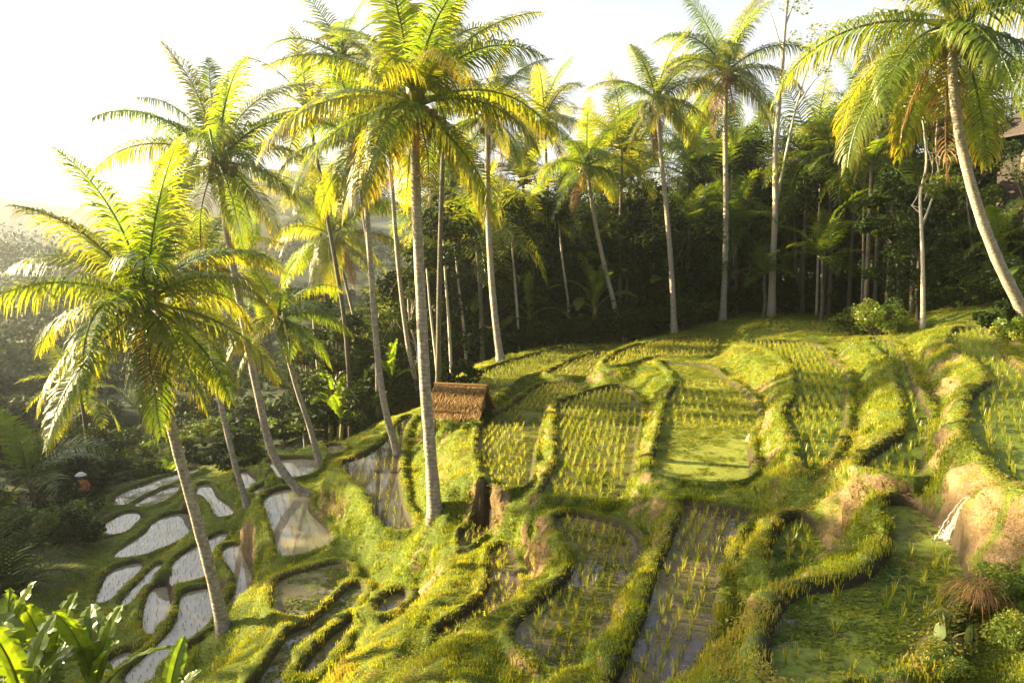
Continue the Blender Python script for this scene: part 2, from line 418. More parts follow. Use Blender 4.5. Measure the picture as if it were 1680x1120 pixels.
def signed_dist(P, X, Y):
    """distance to the outline, negative inside"""
    D = np.full(X.shape, 1e9); ins = np.zeros(X.shape, bool)
    for a, b in zip(P, np.roll(P, -1, 0)):
        e = b - a; L = e @ e + 1e-12
        t = np.clip(((X - a[0]) * e[0] + (Y - a[1]) * e[1]) / L, 0, 1)
        np.minimum(D, (X - a[0] - t * e[0]) ** 2 + (Y - a[1] - t * e[1]) ** 2, out=D)
        if a[1] != b[1]:
            ins ^= ((a[1] > Y) != (b[1] > Y)) & (X < e[0] * (Y - a[1]) / (b[1] - a[1]) + a[0])
    D = np.sqrt(D)
    return np.where(ins, -D, D)

def outward(P, w):
    n = np.roll(P, -1, 0) - np.roll(P, 1, 0); n = np.stack([n[:, 1], -n[:, 0]], 1); n /= np.linalg.norm(n, axis=1)[:, None] + 1e-9
    if np.sum(P[:, 0] * np.roll(P[:, 1], -1) - P[:, 1] * np.roll(P[:, 0], -1)) < 0: n = -n
    return P + n * w
POLY = {k: outward(chaikin([at_level(u, v, d)[:2] for u, v in pts]), 0.17 if d > 8.2 else (0.07 if d > 7 else 0.03)) for k, (d, _, pts) in PADDIES.items()}

# spot heights (x, y, drop below the camera) that carry the ground where there is no water
SPOTS = [(0,-3,1.7),(0,0,1.9),(2,2.5,2.5),(3.3,4.6,2.75),(4.6,5.2,2.35),(6,4.5,1.6),(9,4,0.9),(8,9,1.3),(12,12,1.0),(14.5,17,1.3),
  (15.9,22.7,1.5),(20,28,0.5),(26,34,-1.5),(24,20,-1.0),(20,10,-1.5),(-2,3,4.6),(-1.5,6.5,6.2),(-3.2,9.5,7.6),(-0.2,7.4,5.6),(-7.5,12,8.8),(-6.5,15.2,9.6),
  (-4,0,4.2),(-10,4,9),(-14,14,12.0),(-12.5,18.5,12.0),(-20,20,13.2),(-26,28,14),(-24,36,14.2),(-22,46,14.2),(-16,39.5,12.9),(-13,43,12.2),
  (-8,38,9.6),(-5.2,35.5,7.6),(-2.6,33,6.3),(-3,27.5,6.0),(-2.0,24,5.7),(-4.4,42,8.2),(-1,44,5.8),(-10,50,11),(-18,56,13.5),(-3,52,7.5),(3,50,5.2),(8,51,4.4),
  (13,54,3.6),(20,57,3.0),(27,52,2.3),(24,44,2.6),(19,38,2.7),(21,33,1.6),(30,44,0.0),(2,62,6),(14,68,4),(26,68,1.5),(36,60,-2),(45,50,-6),(40,30,-6),(-8,64,10),(-30,60,15),
  (-34,40,15),(-40,20,14),(-30,5,13),(0,85,6),(20,90,3),(45,85,-6),(-25,80,12),(-45,75,13),(-15,95,8),(-60,95,9),(-90,80,12),(-30,120,3),(-70,130,-1),(0,130,0),(40,130,-10),
  (80,90,-18),(70,40,-14),(60,0,-8),(-60,10,14),(-100,30,13),(-60,-30,14),(0,-40,0),(40,-30,-5),(-40,150,0),(-100,150,0),(20,160,-8),(80,150,-16),(-130,80,9),(-60,210,-14),(-150,200,-10),(40,210,-12),(130,90,-20),(-170,110,5),(-170,20,9),
  (-100,330,-40),(-250,300,-34),(60,330,-20),(200,300,-30),(0,260,-24),(-300,150,-8),(160,200,-24),(-400,500,-60),(-150,480,-62),(100,520,-50),(350,500,-32),(-650,800,-50),(-200,820,-50),(250,820,-40),(-700,400,-20),(-700,100,0),(400,150,-24),(700,800,-40)]

def axis(parts):
    a = []
    for lo, hi, st in parts: a.append(np.arange(lo, hi - 1e-6, st))
    return np.concatenate(a)
def stretch(x, end, st, g=1.22):
    out = []
    s = 1 if end > x else -1
    while (end - x) * s > 0: st *= g; x += s * st; out.append(x)
    return np.array(out if s > 0 else out[::-1])
gx = axis([(-24, -15, .2), (-15, -6.5, .11), (-6.5, 7, .07), (7, 18, .11), (18, 30, .3)])
gx = np.concatenate([stretch(-24, -760, .3), gx, stretch(29.8, 520, .4)])
gy = axis([(3.2, 17, .07), (17, 36, .12), (36, 58, .22)])
gy = np.concatenate([stretch(3.2, -32, .15), gy, stretch(57.9, 860, .3, 1.1)])
GX, GY = np.meshgrid(gx, gy, indexing='ij')

def build_height(X, Y):
    """drop-based height field: flat basins, rims round them, steep banks below the rims"""
    shape = X.shape; X = X.ravel(); Y = Y.ravel()
    num = np.zeros(len(X)); den = np.full(len(X), 1e-9)
    for x, y, d in SPOTS:
        r2 = (X - x) ** 2 + (Y - y) ** 2
        w = 1 / (r2 + 0.8 + 0.0006 * (x * x + y * y)) ** 1.6
        num += w * (CAM_Z - d); den += w
    wob = vnoise(X * 1.1, Y * 1.1, 3) * 0.08 + vnoise(X * 3.1, Y * 3.1, 4) * 0.04
    top = np.full(len(X), -1e9)
    near = np.full(len(X), 1e9); nearL = np.zeros(len(X)); inside = np.full(len(X), -1e9); insL = np.zeros(len(X))
    for k, (d, kind, _) in PADDIES.items():
        P = POLY[k]; L = CAM_Z - d
        c0, c1 = P.min(0) - 9, P.max(0) + 9
        ix = np.where((X > c0[0]) & (X < c1[0]) & (Y > c0[1]) & (Y < c1[1]))[0]
        D = signed_dist(P, X[ix], Y[ix])
        Dp = np.maximum(D, 0)
        fade = 1 - sm(6, 9, Dp)
        w = fade * 3.0 / (Dp ** 2 + 0.02) ** 1.6 * math.exp(0.22 * (L - 9.0))
        num[ix] += w * (L - 0.02); den[ix] += w
        rim = (0.14 if d < 7 else 0.15) + 0.05 * vnoise(X[ix] * .8, Y[ix] * .8, 9)
        bw = 0.15 + 0.04 * vnoise(X[ix] * .6, Y[ix] * .6, 12) + (0.1 if d > 7 else 0)
        dd = np.maximum(Dp + wob[ix] * sm(.15, .6, Dp) - bw, 0)
        top[ix] = np.maximum(top[ix], L + rim - 3.0 * dd ** 1.25)
        upd = D < near[ix]
        near[ix] = np.where(upd, D, near[ix]); nearL[ix] = np.where(upd, L, nearL[ix])
    floor = num / den
    lump = wob * np.where(X < -2.5, .25, .5) + vnoise(X * 5, Y * 5, 5) * np.where(X < -2.5, .025, 0.05) + vnoise(X * 11, Y * 11, 7) * .02 + vnoise(X * 0.35, Y * 0.35, 6) * 0.25 * sm(1.5, 4, near)
    far = np.hypot(X, Y)
    # worn terrace steps on the far valley side
    step = 1.6
    fl = floor - sm(55, 70, Y) * sm(0, 12, 2 - X + 0.1 * Y) * 0.75 * (((floor + 0.8 * vnoise(X * .05, Y * .05, 8)) % step) - step / 2)
    h = np.maximum(fl + lump * sm(.1, .5, np.maximum(near, 0)), top + lump * 0.35 * sm(.05, .3, np.maximum(near, 0)))
    h = np.where(near > 0, nearL + (h - nearL) * sm(-0.02, 0.11, near), nearL - np.minimum(0.16, -near * 1.2))
    return h.reshape(shape), near.reshape(shape)

H, NEAR = build_height(GX, GY)
def ground(x, y):
    """terrain height at a place (bilinear)"""
    x = np.asarray(x, float); y = np.asarray(y, float)
    i = np.clip(np.searchsorted(gx, x) - 1, 0, len(gx) - 2); j = np.clip(np.searchsorted(gy, y) - 1, 0, len(gy) - 2)
    fx = (x - gx[i]) / (gx[i + 1] - gx[i]); fy = (y - gy[j]) / (gy[j + 1] - gy[j])
    return (H[i, j] * (1 - fx) + H[i + 1, j] * fx) * (1 - fy) + (H[i, j + 1] * (1 - fx) + H[i + 1, j + 1] * fx) * fy

def on_ground(u, v, y0=3.0, y1=90.0):
    """the first point of the ground seen at a photo pixel"""
    a, _, c = ray(u, v)
    t = np.geomspace(y0, y1, 3000)
    g = ground(a * t, t)
    k = np.argmax(CAM_Z + c * t <= g + 0.01)
    return np.array([a * t[k], t[k], g[k]])

dHx = np.gradient(H, gx, axis=0); dHy = np.gradient(H, gy, axis=1)
SLOPE = np.sqrt(dHx ** 2 + dHy ** 2)
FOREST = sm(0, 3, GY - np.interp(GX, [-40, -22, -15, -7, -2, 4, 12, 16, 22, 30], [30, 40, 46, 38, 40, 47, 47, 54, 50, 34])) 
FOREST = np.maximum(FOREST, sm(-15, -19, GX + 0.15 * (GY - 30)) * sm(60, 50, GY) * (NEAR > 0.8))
GRASS = 1 - sm(1.0, 3.0, np.minimum(SLOPE, 2.0) + 0.8 * vnoise(GX * 1.3, GY * 1.3, 21) + 0.9 * vnoise(GX * 4, GY * 4, 22) + 0.7 * vnoise(GX * 9, GY * 9, 24))
dry = 0.25 * sm(0.15, 0.6, vnoise(GX * 0.9 + 7, GY * 0.9, 23)) * (GX > -2) * sm(0.5, 1.0, SLOPE)
GRASS = np.clip(GRASS - dry, 0, 1)
GRASS = np.maximum(GRASS, np.where(GX < -2.5, 0.62 * sm(4.0, 2.2, SLOPE), 0))
# bare cut earth where the photograph shows it: places looked up on the ground from photo pixels
for u, v, rr, amt in [(1392,868,44,1),(1370,905,30,.9),(888,880,34,.9),(880,935,28,1),(1078,842,24,.9),(1080,885,18,1),(1245,640,26,.9),(1238,690,16,.9),(1238,752,20,1),(1545,600,34,1),(1530,650,28,1),(1575,820,46,.7),
      (1600,900,55,.5),(1640,560,26,1),(1665,600,30,1),(886,740,8,.6),(876,775,8,.6),(1052,660,12,.9),(1040,760,10,.8),(1370,690,14,.8),(1345,740,14,.8),(800,838,36,.3),(410,895,24,.8),(400,940,18,.8),(515,850,24,.8),(690,1090,34,1),(1385,590,14,.9),
      (760,690,24,.6),(1005,1010,12,.8),(1510,1090,16,.9),(1370,560,14,.7),(430,1030,14,.5)]:
    q = on_ground(u, v); w = rr * math.hypot(q[0], q[1]) / F_PX * 1.5
    r2 = ((GX - q[0]) ** 2 + (GY - q[1]) ** 2 + 1.0 * (H - q[2]) ** 2) / w ** 2
    GRASS = GRASS * (1 - amt * np.exp(-r2 ** 1.5) * np.clip(.85 + .45 * vnoise(GX * 6, GY * 6, 25), 0, 1))
WET = sm(.15, .03, NEAR) * (NEAR > -.3)
ii = np.arange(H.size).reshape(H.shape)
quads = np.stack([ii[:-1, :-1], ii[1:, :-1], ii[1:, 1:], ii[:-1, 1:]], -1).reshape(-1, 4)
# crumbly relief pushed sideways out of the steep faces
nl = np.sqrt(1 + SLOPE ** 2)
push = sm(.5, 1.6, SLOPE) * (0.14 * vnoise(GX * 2.2 + H * 1.3, GY * 2.2 + H * 2.4, 71) + 0.10 * vnoise(GX * 5 + H * 4, GY * 5 + H * 6, 72) + 0.06 * vnoise(GX * 11 + H * 9, GY * 11 + H * 12, 73)) * sm(90, 60, GY) * sm(0, .15, NEAR)
me = mesh_np('ground', np.stack([GX - dHx / nl * push, GY - dHy / nl * push, H + push / nl * .5], -1).reshape(-1, 3), quads, smooth=True)
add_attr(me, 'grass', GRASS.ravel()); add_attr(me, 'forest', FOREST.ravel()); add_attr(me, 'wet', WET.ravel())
tag(link('ground', me, M_ground), kind='structure')

# ------------------------------------------------------------------ water in every basin
for k, (d, kind, _) in PADDIES.items():
    P = POLY[k]
    n = np.roll(P, -1, 0) - np.roll(P, 1, 0); n = np.stack([n[:, 1], -n[:, 0]], 1); n /= np.linalg.norm(n, axis=1)[:, None] + 1e-9
    if np.sum(P[:, 0] * np.roll(P[:, 1], -1) - P[:, 1] * np.roll(P[:, 0], -1)) < 0: n = -n; P = P[::-1]; n = n[::-1]
    me = bpy.data.meshes.new('water')
    Q = P + n * 0.05
    me.from_pydata([(x, y, CAM_Z - d) for x, y in Q], [], [tuple(range(len(Q)))])
    tag(link('water', me, M_water[kind]), kind='structure')

# ------------------------------------------------------------------ rice plants
def seedling(seed, n=6, h=0.27, w=0.010, spread=0.5):
    r = np.random.default_rng(seed); V, F, T = [], [], []
    for i in range(n):
        a = r.uniform(0, 2 * math.pi); L = h * r.uniform(.65, 1.15); out = r.uniform(.12, spread)
        d = np.array([math.cos(a), math.sin(a)]); s = np.array([-d[1], d[0]]) * w * 0.5
        b = len(V); q = r.uniform(.0, .02)
        for t, ww in ((0, .8), (.4, 1.0), (.75, .75), (1, .05)):
            r_ = q + L * out * t ** 1.7; z = L * (t - 0.35 * out * t ** 3) - 0.03
            c = d * r_
            V += [(c[0] - s[0] * ww, c[1] - s[1] * ww, z), (c[0] + s[0] * ww, c[1] + s[1] * ww, z)]
            T += [0.25 + 0.55 * t + 0.1 * math.sin(seed * 3 + i)] * 2
        for j in range(3): F.append((b + 2 * j, b + 2 * j + 1, b + 2 * j + 3, b + 2 * j + 2))
    return np.array(V), np.array(F), np.array(T)
TUFTS = [seedling(100 + i, 7 + i % 4, 0.28, 0.011, .36) for i in range(6)]

def scatter_mesh(name, protos, which, pos, rot, scl, tint=None):
    """one mesh holding many small copies"""
    VV, FF, TT, n = [], [], [], 0
    for p, (V, F, T) in enumerate(protos):
        ix = np.where(which == p)[0]
        if not len(ix): continue
        c, s = np.cos(rot[ix])[:, None], np.sin(rot[ix])[:, None]
        X = (V[None, :, 0] * c - V[None, :, 1] * s) * scl[ix][:, None] + pos[ix, 0][:, None]
        Y = (V[None, :, 0] * s + V[None, :, 1] * c) * scl[ix][:, None] + pos[ix, 1][:, None]
        Z = V[None, :, 2] * scl[ix][:, None] + pos[ix, 2][:, None]
        VV.append(np.stack([X, Y, Z], -1).reshape(-1, 3))
        FF.append((F[None] + (np.arange(len(ix)) * len(V))[:, None, None]).reshape(-1, F.shape[1]) + n)
        t = np.repeat(T[None], len(ix), 0)
        if tint is not None: t = t + tint[ix][:, None]
        TT.append(t.ravel()); n += len(ix) * len(V)
    return mesh_np(name, np.concatenate(VV), np.concatenate(FF), np.concatenate(TT))

def project(x, y, z):
    """photo pixel of a world point"""
    c, s = math.cos(PITCH), math.sin(PITCH)
    dz = z - CAM_Z
    f = y * c - dz * s; up = y * s + dz * c
    return U0 + F_PX * x / f, V0 - F_PX * up / f

RICE_LOOK = {  # spacing, size, tint, gap threshold
 'P1': (.25,.72,.05,-.9),'P2': (.25,.72,.05,-.8),'P3': (.25,.76,.1,-.7),'P4': (.20,.78,.14,-.55),'P5': (.20,.78,.12,-.5),'P6': (.24,.7,.3,-.1),'P7': (.20,.78,.10,-.7),
 'P8': (.3,.9,-.1,-.9),'P9': (.19,.75,-.05,-.8),'P10': (.20,.70,-.05,-.55),'P11': (.20,.75,.0,.15),'P12': (.17,.75,.15,-.8),'P13': (.185,.8,.14,-.9),'P14': (.18,.75,.18,-.9),
 'P15': (.16,.7,.18,-.8),'P16': (.2,.8,.1,-.7),'P17': (.22,.8,.0,-.3),'P18': (.3,.45,-.1,.35),'P19': (.3,.45,-.1,.35),'P20': (.26,.5,-.1,.2)}
SEED_PLACE = {'P13': 'in the dark muddy paddy right of centre at the bottom edge', 'P14': 'in the brown muddy paddy at bottom centre', 'P12': 'in the small teardrop paddy under the bare earth bank',
 'P11': 'at the far end of the green pond below the little waterfall', 'P10': 'in the shaded paddy above the little waterfall', 'P9': 'in the narrow shaded paddy between two tall banks', 'P7': 'in the lush paddy left of the tall yellow bank',
 'P15': 'in the narrow muddy strip left of the round earth bank', 'P16': 'in the tiny paddy under the shaded hollow bank', 'P6': 'in the algae covered paddy', 'P5': 'in the wide paddy at the centre', 'P4': 'in the paddy below the thatched hut'}
singles = []
for k, (d, kind, _) in PADDIES.items():
    P = POLY[k]; sp, sz, tn, gap = RICE_LOOK.get(k, (.27, .50, -.12, -.8))
    c = P.mean(0); ev, evec = np.linalg.eigh(np.cov((P - c).T)); ang = math.atan2(evec[1, 1], evec[0, 1])
    ext = np.abs(P - c).max() * 1.5
    g = np.arange(-ext, ext, sp); A, B = np.meshgrid(g, g * 1.0, indexing='ij')
    A = A + 0.12 * np.sin(B * 0.7 + hash(k[1:]) % 7 * 0 + ord(k[-1])) ; A = A + rng.normal(0, .022, A.shape); B = B + rng.normal(0, .030, B.shape)
    X = c[0] + A * math.cos(ang) - B * math.sin(ang); Y = c[1] + A * math.sin(ang) + B * math.cos(ang)
    X, Y = X.ravel(), Y.ravel()
    m = signed_dist(P, X, Y) < -0.10
    X, Y = X[m], Y[m]
    nz = .55 * vnoise(X * .55 + ord(k[-1]), Y * .55, 31) + 0.4 * rng.uniform(-1, 1, len(X))
    if k == 'P4': nz -= 1.2 * ((Y > 21) & (Y < 26) & (X > 0.4))
    if k == 'P6': nz = nz * .3 + np.where((Y > 19) & (Y < 27), .5, -.4)
    m = nz > gap
    X, Y = X[m], Y[m]
    if not len(X): continue
    pos = np.stack([X, Y, np.full(len(X), CAM_Z - d)], 1)
    u, v = project(*pos.T)
    vis = (u > -200) & (u < 1880) & (v < 1250)
    pos = pos[vis]
    n = len(pos)
    if not n: continue
    scl = sz * rng.uniform(.7, 1.2, n); rot = rng.uniform(0, 6.28, n); which = rng.integers(0, 6, n)
    tin = tn + rng.normal(0, .08, n)
    dist = np.linalg.norm(pos - [0, 0, CAM_Z], axis=1)
    singles.append((k, pos, scl, rot, which, tin, dist))
cut = np.sort(np.concatenate([s[6] for s in singles]))[300]
proto_me = []
for i, (V, F, T) in enumerate(TUFTS):
    mm = mesh_np('rice_seedling', V, F, T + 0.1); mm.materials.append(M_rice); proto_me.append(mm)
n_single = 0
for k, pos, scl, rot, which, tin, dist in singles:
    near_ = dist < cut
    pl = SEED_PLACE.get(k, 'in a paddy further up the terraces')
    for i in np.where(near_)[0]:
        o = link('rice_seedling', proto_me[which[i]])
        o.location = pos[i]; o.rotation_euler = (0, 0, rot[i]); o.scale = (scl[i],) * 3
        tag(o, 'rice seedling ' + pl, 'rice plant', 'rice seedlings ' + pl); n_single += 1
    r = ~near_
    if r.any():
        tag(link('rice_rows', scatter_mesh('rice_rows', TUFTS, which[r], pos[r], rot[r], scl[r], tin[r]), M_rice),
            'rows of rice seedlings standing in the terrace water', 'rice', kind='stuff')

# ------------------------------------------------------------------ grass and creeping leaves on rims and banks
def leafy(seed, n, lmin, lmax, w, flat):
    """a tuft of bent blades (flat=0) or a sprig of small round leaves (flat=1); triangles"""
    r = np.random.default_rng(seed); V, F, T = [], [], []
    for i in range(n):
        a = r.uniform(0, 2 * math.pi); L = r.uniform(lmin, lmax)
        d = np.array([math.cos(a), math.sin(a), 0]); s = np.array([-d[1], d[0], 0])
        p = np.array([*(r.normal(0, .035, 2)), 0.0]); b = len(V); t0 = r.uniform(.0, .35)
        if flat:
            z0 = r.uniform(.005, .05)
            p = p + [r.normal(0, .03), r.normal(0, .03), z0]
            tilt = r.uniform(-.3, .6)
            e = d * math.cos(tilt) + np.array([0, 0, math.sin(tilt)])
            V += [p, p + e * L * .5 - s * w * .5, p + e * L * .5 + s * w * .5, p + e * L]
            F += [(b, b + 1, b + 2), (b + 1, b + 3, b + 2)]; T += [t0 + .15] * 4
        else:
            lean = r.uniform(.15, .9)
            m = p + d * L * .45 * lean * .6 + np.array([0, 0, L * .55])
            e = p + d * L * lean + np.array([0, 0, L * (1 - .35 * lean)])
            V += [p - s * w * .5 - [0, 0, .02], p + s * w * .5 - [0, 0, .02], m - s * w * .4, m + s * w * .4, e]
            F += [(b, b + 1, b + 3), (b, b + 3, b + 2), (b + 2, b + 3, b + 4)]
            T += [t0, t0, t0 + .2, t0 + .2, t0 + .35]
    return np.array(V, float), np.array(F), np.array(T)
BLADES = [leafy(200 + i, 9, .018, .050, .008, 0) for i in range(4)] + [leafy(300 + i, 10, .018, .034, .020, 1) for i in range(4)] + [leafy(400 + i, 6, .05, .13, .009, 0) for i in range(3)]
cx, cyy = (GX[:-1, :-1] + GX[1:, 1:]) / 2, (GY[:-1, :-1] + GY[1:, 1:]) / 2
ch = H[:-1, :-1]
cu, cv = project(cx, np.maximum(cyy, .5), ch)
dist = np.sqrt(cx ** 2 + cyy ** 2 + (ch - CAM_Z) ** 2)
view = (cyy > 2) & (cu > -220) & (cu < 1900) & (cv < 1300) & (NEAR[:-1, :-1] > 0.06) & (dist < 60)
area = np.diff(gx)[:, None] * np.diff(gy)[None, :] * np.sqrt(1 + np.minimum(SLOPE[:-1, :-1], 3) ** 2)
dens = 640 * np.clip(11 / dist, 0.05, 1) ** 1.5
g_ = GRASS[:-1, :-1]
rate = np.where(view, area * dens * (0.36 + 0.64 * g_) * (1 - 0.75 * FOREST[:-1, :-1]), 0)
cnt = rng.poisson(rate)
ci, cj = np.nonzero(cnt); rep = cnt[ci, cj]
ci, cj = np.repeat(ci, rep), np.repeat(cj, rep)
bx = gx[ci] + rng.uniform(0, 1, len(ci)) * (gx[ci + 1] - gx[ci]); by = gy[cj] + rng.uniform(0, 1, len(ci)) * (gy[cj + 1] - gy[cj])
def lerp2(A, x, y):
    i = np.clip(np.searchsorted(gx, x) - 1, 0, len(gx) - 2); j = np.clip(np.searchsorted(gy, y) - 1, 0, len(gy) - 2)
    fx = (x - gx[i]) / (gx[i + 1] - gx[i]); fy = (y - gy[j]) / (gy[j + 1] - gy[j])
    return (A[i, j] * (1 - fx) + A[i + 1, j] * fx) * (1 - fy) + (A[i, j + 1] * (1 - fx) + A[i + 1, j + 1] * fx) * fy
bz = ground(bx, by)
bx, by, bz = bx + lerp2(-dHx / nl * push, bx, by), by + lerp2(-dHy / nl * push, bx, by), bz + lerp2(push / nl * .5, bx, by)
bd = np.sqrt(bx ** 2 + by ** 2 + (bz - CAM_Z) ** 2)
pn = vnoise(bx * 1.5, by * 1.5, 41) + .5 * vnoise(bx * 4.5, by * 4.5, 42)
kind_ = np.where(pn > 0.15, 1, np.where((pn < -0.8) & (bd > 9), 2, 0))
left = bx < -2.5 + 0.0 * by
kind_ = np.where(left & (kind_ == 1), 0, kind_)
which = np.where(kind_ == 0, rng.integers(0, 4, len(bx)), np.where(kind_ == 1, 4 + rng.integers(0, 4, len(bx)), 8 + rng.integers(0, 3, len(bx))))
scl = rng.uniform(.7, 1.3, len(bx)) * np.clip(bd / 14, 1, 2.2) ** .5 * np.where(bx < -2.5, .75, .85)
clump = vnoise(bx * 4, by * 4, 45) + .5 * vnoise(bx * 9, by * 9, 46)
scl = scl * np.clip(1 + .55 * clump, .5, 1.9)
tin = 0.22 + 0.10 * clump + 0.26 * vnoise(bx * .8, by * .8, 43) + 0.10 * vnoise(bx * 3, by * 3, 44) + rng.normal(0, .06, len(bx)) + 0.25 * (rng.uniform(0, 1, len(bx)) < 0.03)
tin = tin + 0.04 * (1 - g_[ci, cj]) - 0.05 * left
print('grass tufts', len(bx), 'rice singles', n_single)
tag(link('grass', scatter_mesh('grass', BLADES, which, np.stack([bx, by, bz], 1), rng.uniform(0, 6.28, len(bx)), scl, tin), M_grass),
    'short grass and creeping leaves covering the terrace rims and banks', 'grass', kind='stuff')

# ------------------------------------------------------------------ floating weed on the stiller water
def weed(seed, n=9, size=.022):
    r = np.random.default_rng(seed); V, F, T = [], [], []
    for i in range(n):
        p = np.array([*r.normal(0, .045, 2), r.uniform(.002, .014)]); a = r.uniform(0, 6.28); L = size * r.uniform(.6, 1.4); t = r.normal(.3, .12)
        d = np.array([math.cos(a), math.sin(a), r.uniform(-.1, .35)]) * L; s_ = np.array([-math.sin(a), math.cos(a), r.uniform(-.2, .2)]) * L * .45; b = len(V)
        V += [p - d, p - s_, p + d, p + s_]; F += [(b, b + 1, b + 2, b + 3)]; T += [t] * 4
    return np.array(V), np.array(F), np.array(T)
WEEDS = [weed(800 + i) for i in range(5)] + [weed(810 + i, 6, .04) for i in range(2)]
for k, dens_, thr, sc_, tn in [('P11', 300, -.12, .85, .05), ('P6', 130, -.35, 1.1, .22), ('P18', 200, .0, 1.2, -.02), ('P19', 200, .02, 1.1, -.05), ('P20', 100, .1, 1, -.05), ('P14', 150, .30, 1, .12), ('P13', 130, .36, 1, .08), ('P15', 160, .25, 1, .12),
      ('P5', 110, .12, 1.3, .06), ('P4', 110, .12, 1.2, .1), ('P7', 120, .0, 1.2, .06), ('P12', 220, -.1, 1, .06), ('P9', 110, .1, 1.1, -.02), ('P10', 60, .25, 1.1, -.02), ('P3', 60, .1, 1.6, .1), ('P1', 50, .2, 1.6, .05)]:
    P = POLY[k]; lo, hi = P.min(0), P.max(0); n = int(dens_ * np.prod(hi - lo))
    X = rng.uniform(lo[0], hi[0], n); Y = rng.uniform(lo[1], hi[1], n)
    nz = vnoise(X * 1.1 + 3 * ord(k[-1]), Y * .9, 81) * .6 + .5 * vnoise(X * 4, Y * 4, 82) + .25 * vnoise(X * 10, Y * 10, 83) + rng.normal(0, .08, n)
    m = (signed_dist(P, X, Y) < -.02) & (nz > thr)
    if k == 'P6': m &= ~((Y < 17.5) & (nz < .25))
    if k == 'P11': m &= (Y < 7.9 + .9 * nz)
    X, Y = X[m], Y[m]; n = len(X)
    if n: tag(link('pond_weed', scatter_mesh('pond_weed', WEEDS, rng.integers(0, 7, n), np.stack([X, Y, np.full(n, CAM_Z - PADDIES[k][0])], 1), rng.uniform(0, 6.28, n), sc_ * rng.uniform(.6, 1.3, n), tn + .15 * vnoise(X * 2, Y * 2, 84) + .16 * vnoise(X * 6, Y * 6, 85)), M_grass),
        'green weed floating on the water of a terrace', 'water weed', kind='stuff')

# ------------------------------------------------------------------ coconut palms
def frond_geo(seed, elev, droop, L=4.0, n=78, segs=3, width=0.046, leaf=0.92, rag=0.12, hang=0.55):
    """one pinnate leaf growing from the origin towards +X, rising at `elev` and bending down by `droop`"""
    r = np.random.default_rng(seed)
    m = 14
    s = np.linspace(0, 1, m + 1)
    side = r.uniform(-.25, .25)
    ang = elev - droop * s ** 1.35
    dx = np.cos(ang) * L / m; dz = np.sin(ang) * L / m
    x = np.concatenate([[0], np.cumsum((dx[1:] + dx[:-1]) / 2)]); z = np.concatenate([[0], np.cumsum((dz[1:] + dz[:-1]) / 2)])
    y = side * L * s ** 2 * .5
    C = np.stack([x, y, z], 1)
    mb = MB()
    mb.tube(C, np.linspace(.045, .006, m + 1) * (L / 4) * (1 + 1.2 * (s < .08)), 5, False, 0.60)
    roll = r.uniform(-.5, .5)
    T = np.gradient(C, axis=0); T /= np.linalg.norm(T, axis=1)[:, None]
    V, F, TT = [], [], []
    for sd in (-1, 1):
        for i in range(n):
            t = .13 + .86 * (i + r.uniform(-.3, .3)) / (n - 1)
            t = min(max(t, .12), .995)
            p = np.array([np.interp(t, s, C[:, k]) for k in range(3)]); tg = np.array([np.interp(t, s, T[:, k]) for k in range(3)]); tg /= np.linalg.norm(tg)
            lat = np.cross([0, 0, 1.0], tg); lat /= np.linalg.norm(lat) + 1e-9
            up = np.cross(tg, lat)
            lat, up = lat * math.cos(roll) + up * math.sin(roll), up * math.cos(roll) - lat * math.sin(roll)
            ll = leaf * (L / 4) * (.42 + .75 * math.sin(math.pi * min(1, .12 + t * .93)) ** .8) * r.uniform(1 - rag, 1 + rag)
            if t > .9: ll *= .75
            fw = .35 + .75 * t ** 2
            d = lat * sd * 1.0 + tg * fw + up * r.uniform(-.05, .28)
            d /= np.linalg.norm(d)
            w = width * (L / 4) * r.uniform(.8, 1.15) * (1 - .4 * t ** 3)
            b = len(V); q = p.copy(); dd = d.copy()
            wv = np.cross(dd, up * .75 + lat * sd * .25); wv /= np.linalg.norm(wv)
            tin0 = r.normal(0, .05)
            for j in range(segs + 1):
                f = j / segs
                ww = w * (.55, 1.0, .8, .06)[j] if segs == 3 else w * (.7, 1.0, .08)[j]
                V += [q - wv * ww / 2, q + wv * ww / 2]
                TT += [.44 + .16 * f + .22 * t * f + tin0] * 2
                if j < segs:
                    q = q + dd * ll / segs
                    dd = dd + np.array([0, 0, -hang * r.uniform(.5, 1.5) * (1.15 if j else .7)]); dd /= np.linalg.norm(dd)
            F += [(b + 2 * j, b + 2 * j + 1, b + 2 * j + 3, b + 2 * j + 2) for j in range(segs)]
    mb.add(np.array(V), F, np.array(TT))
    return mb

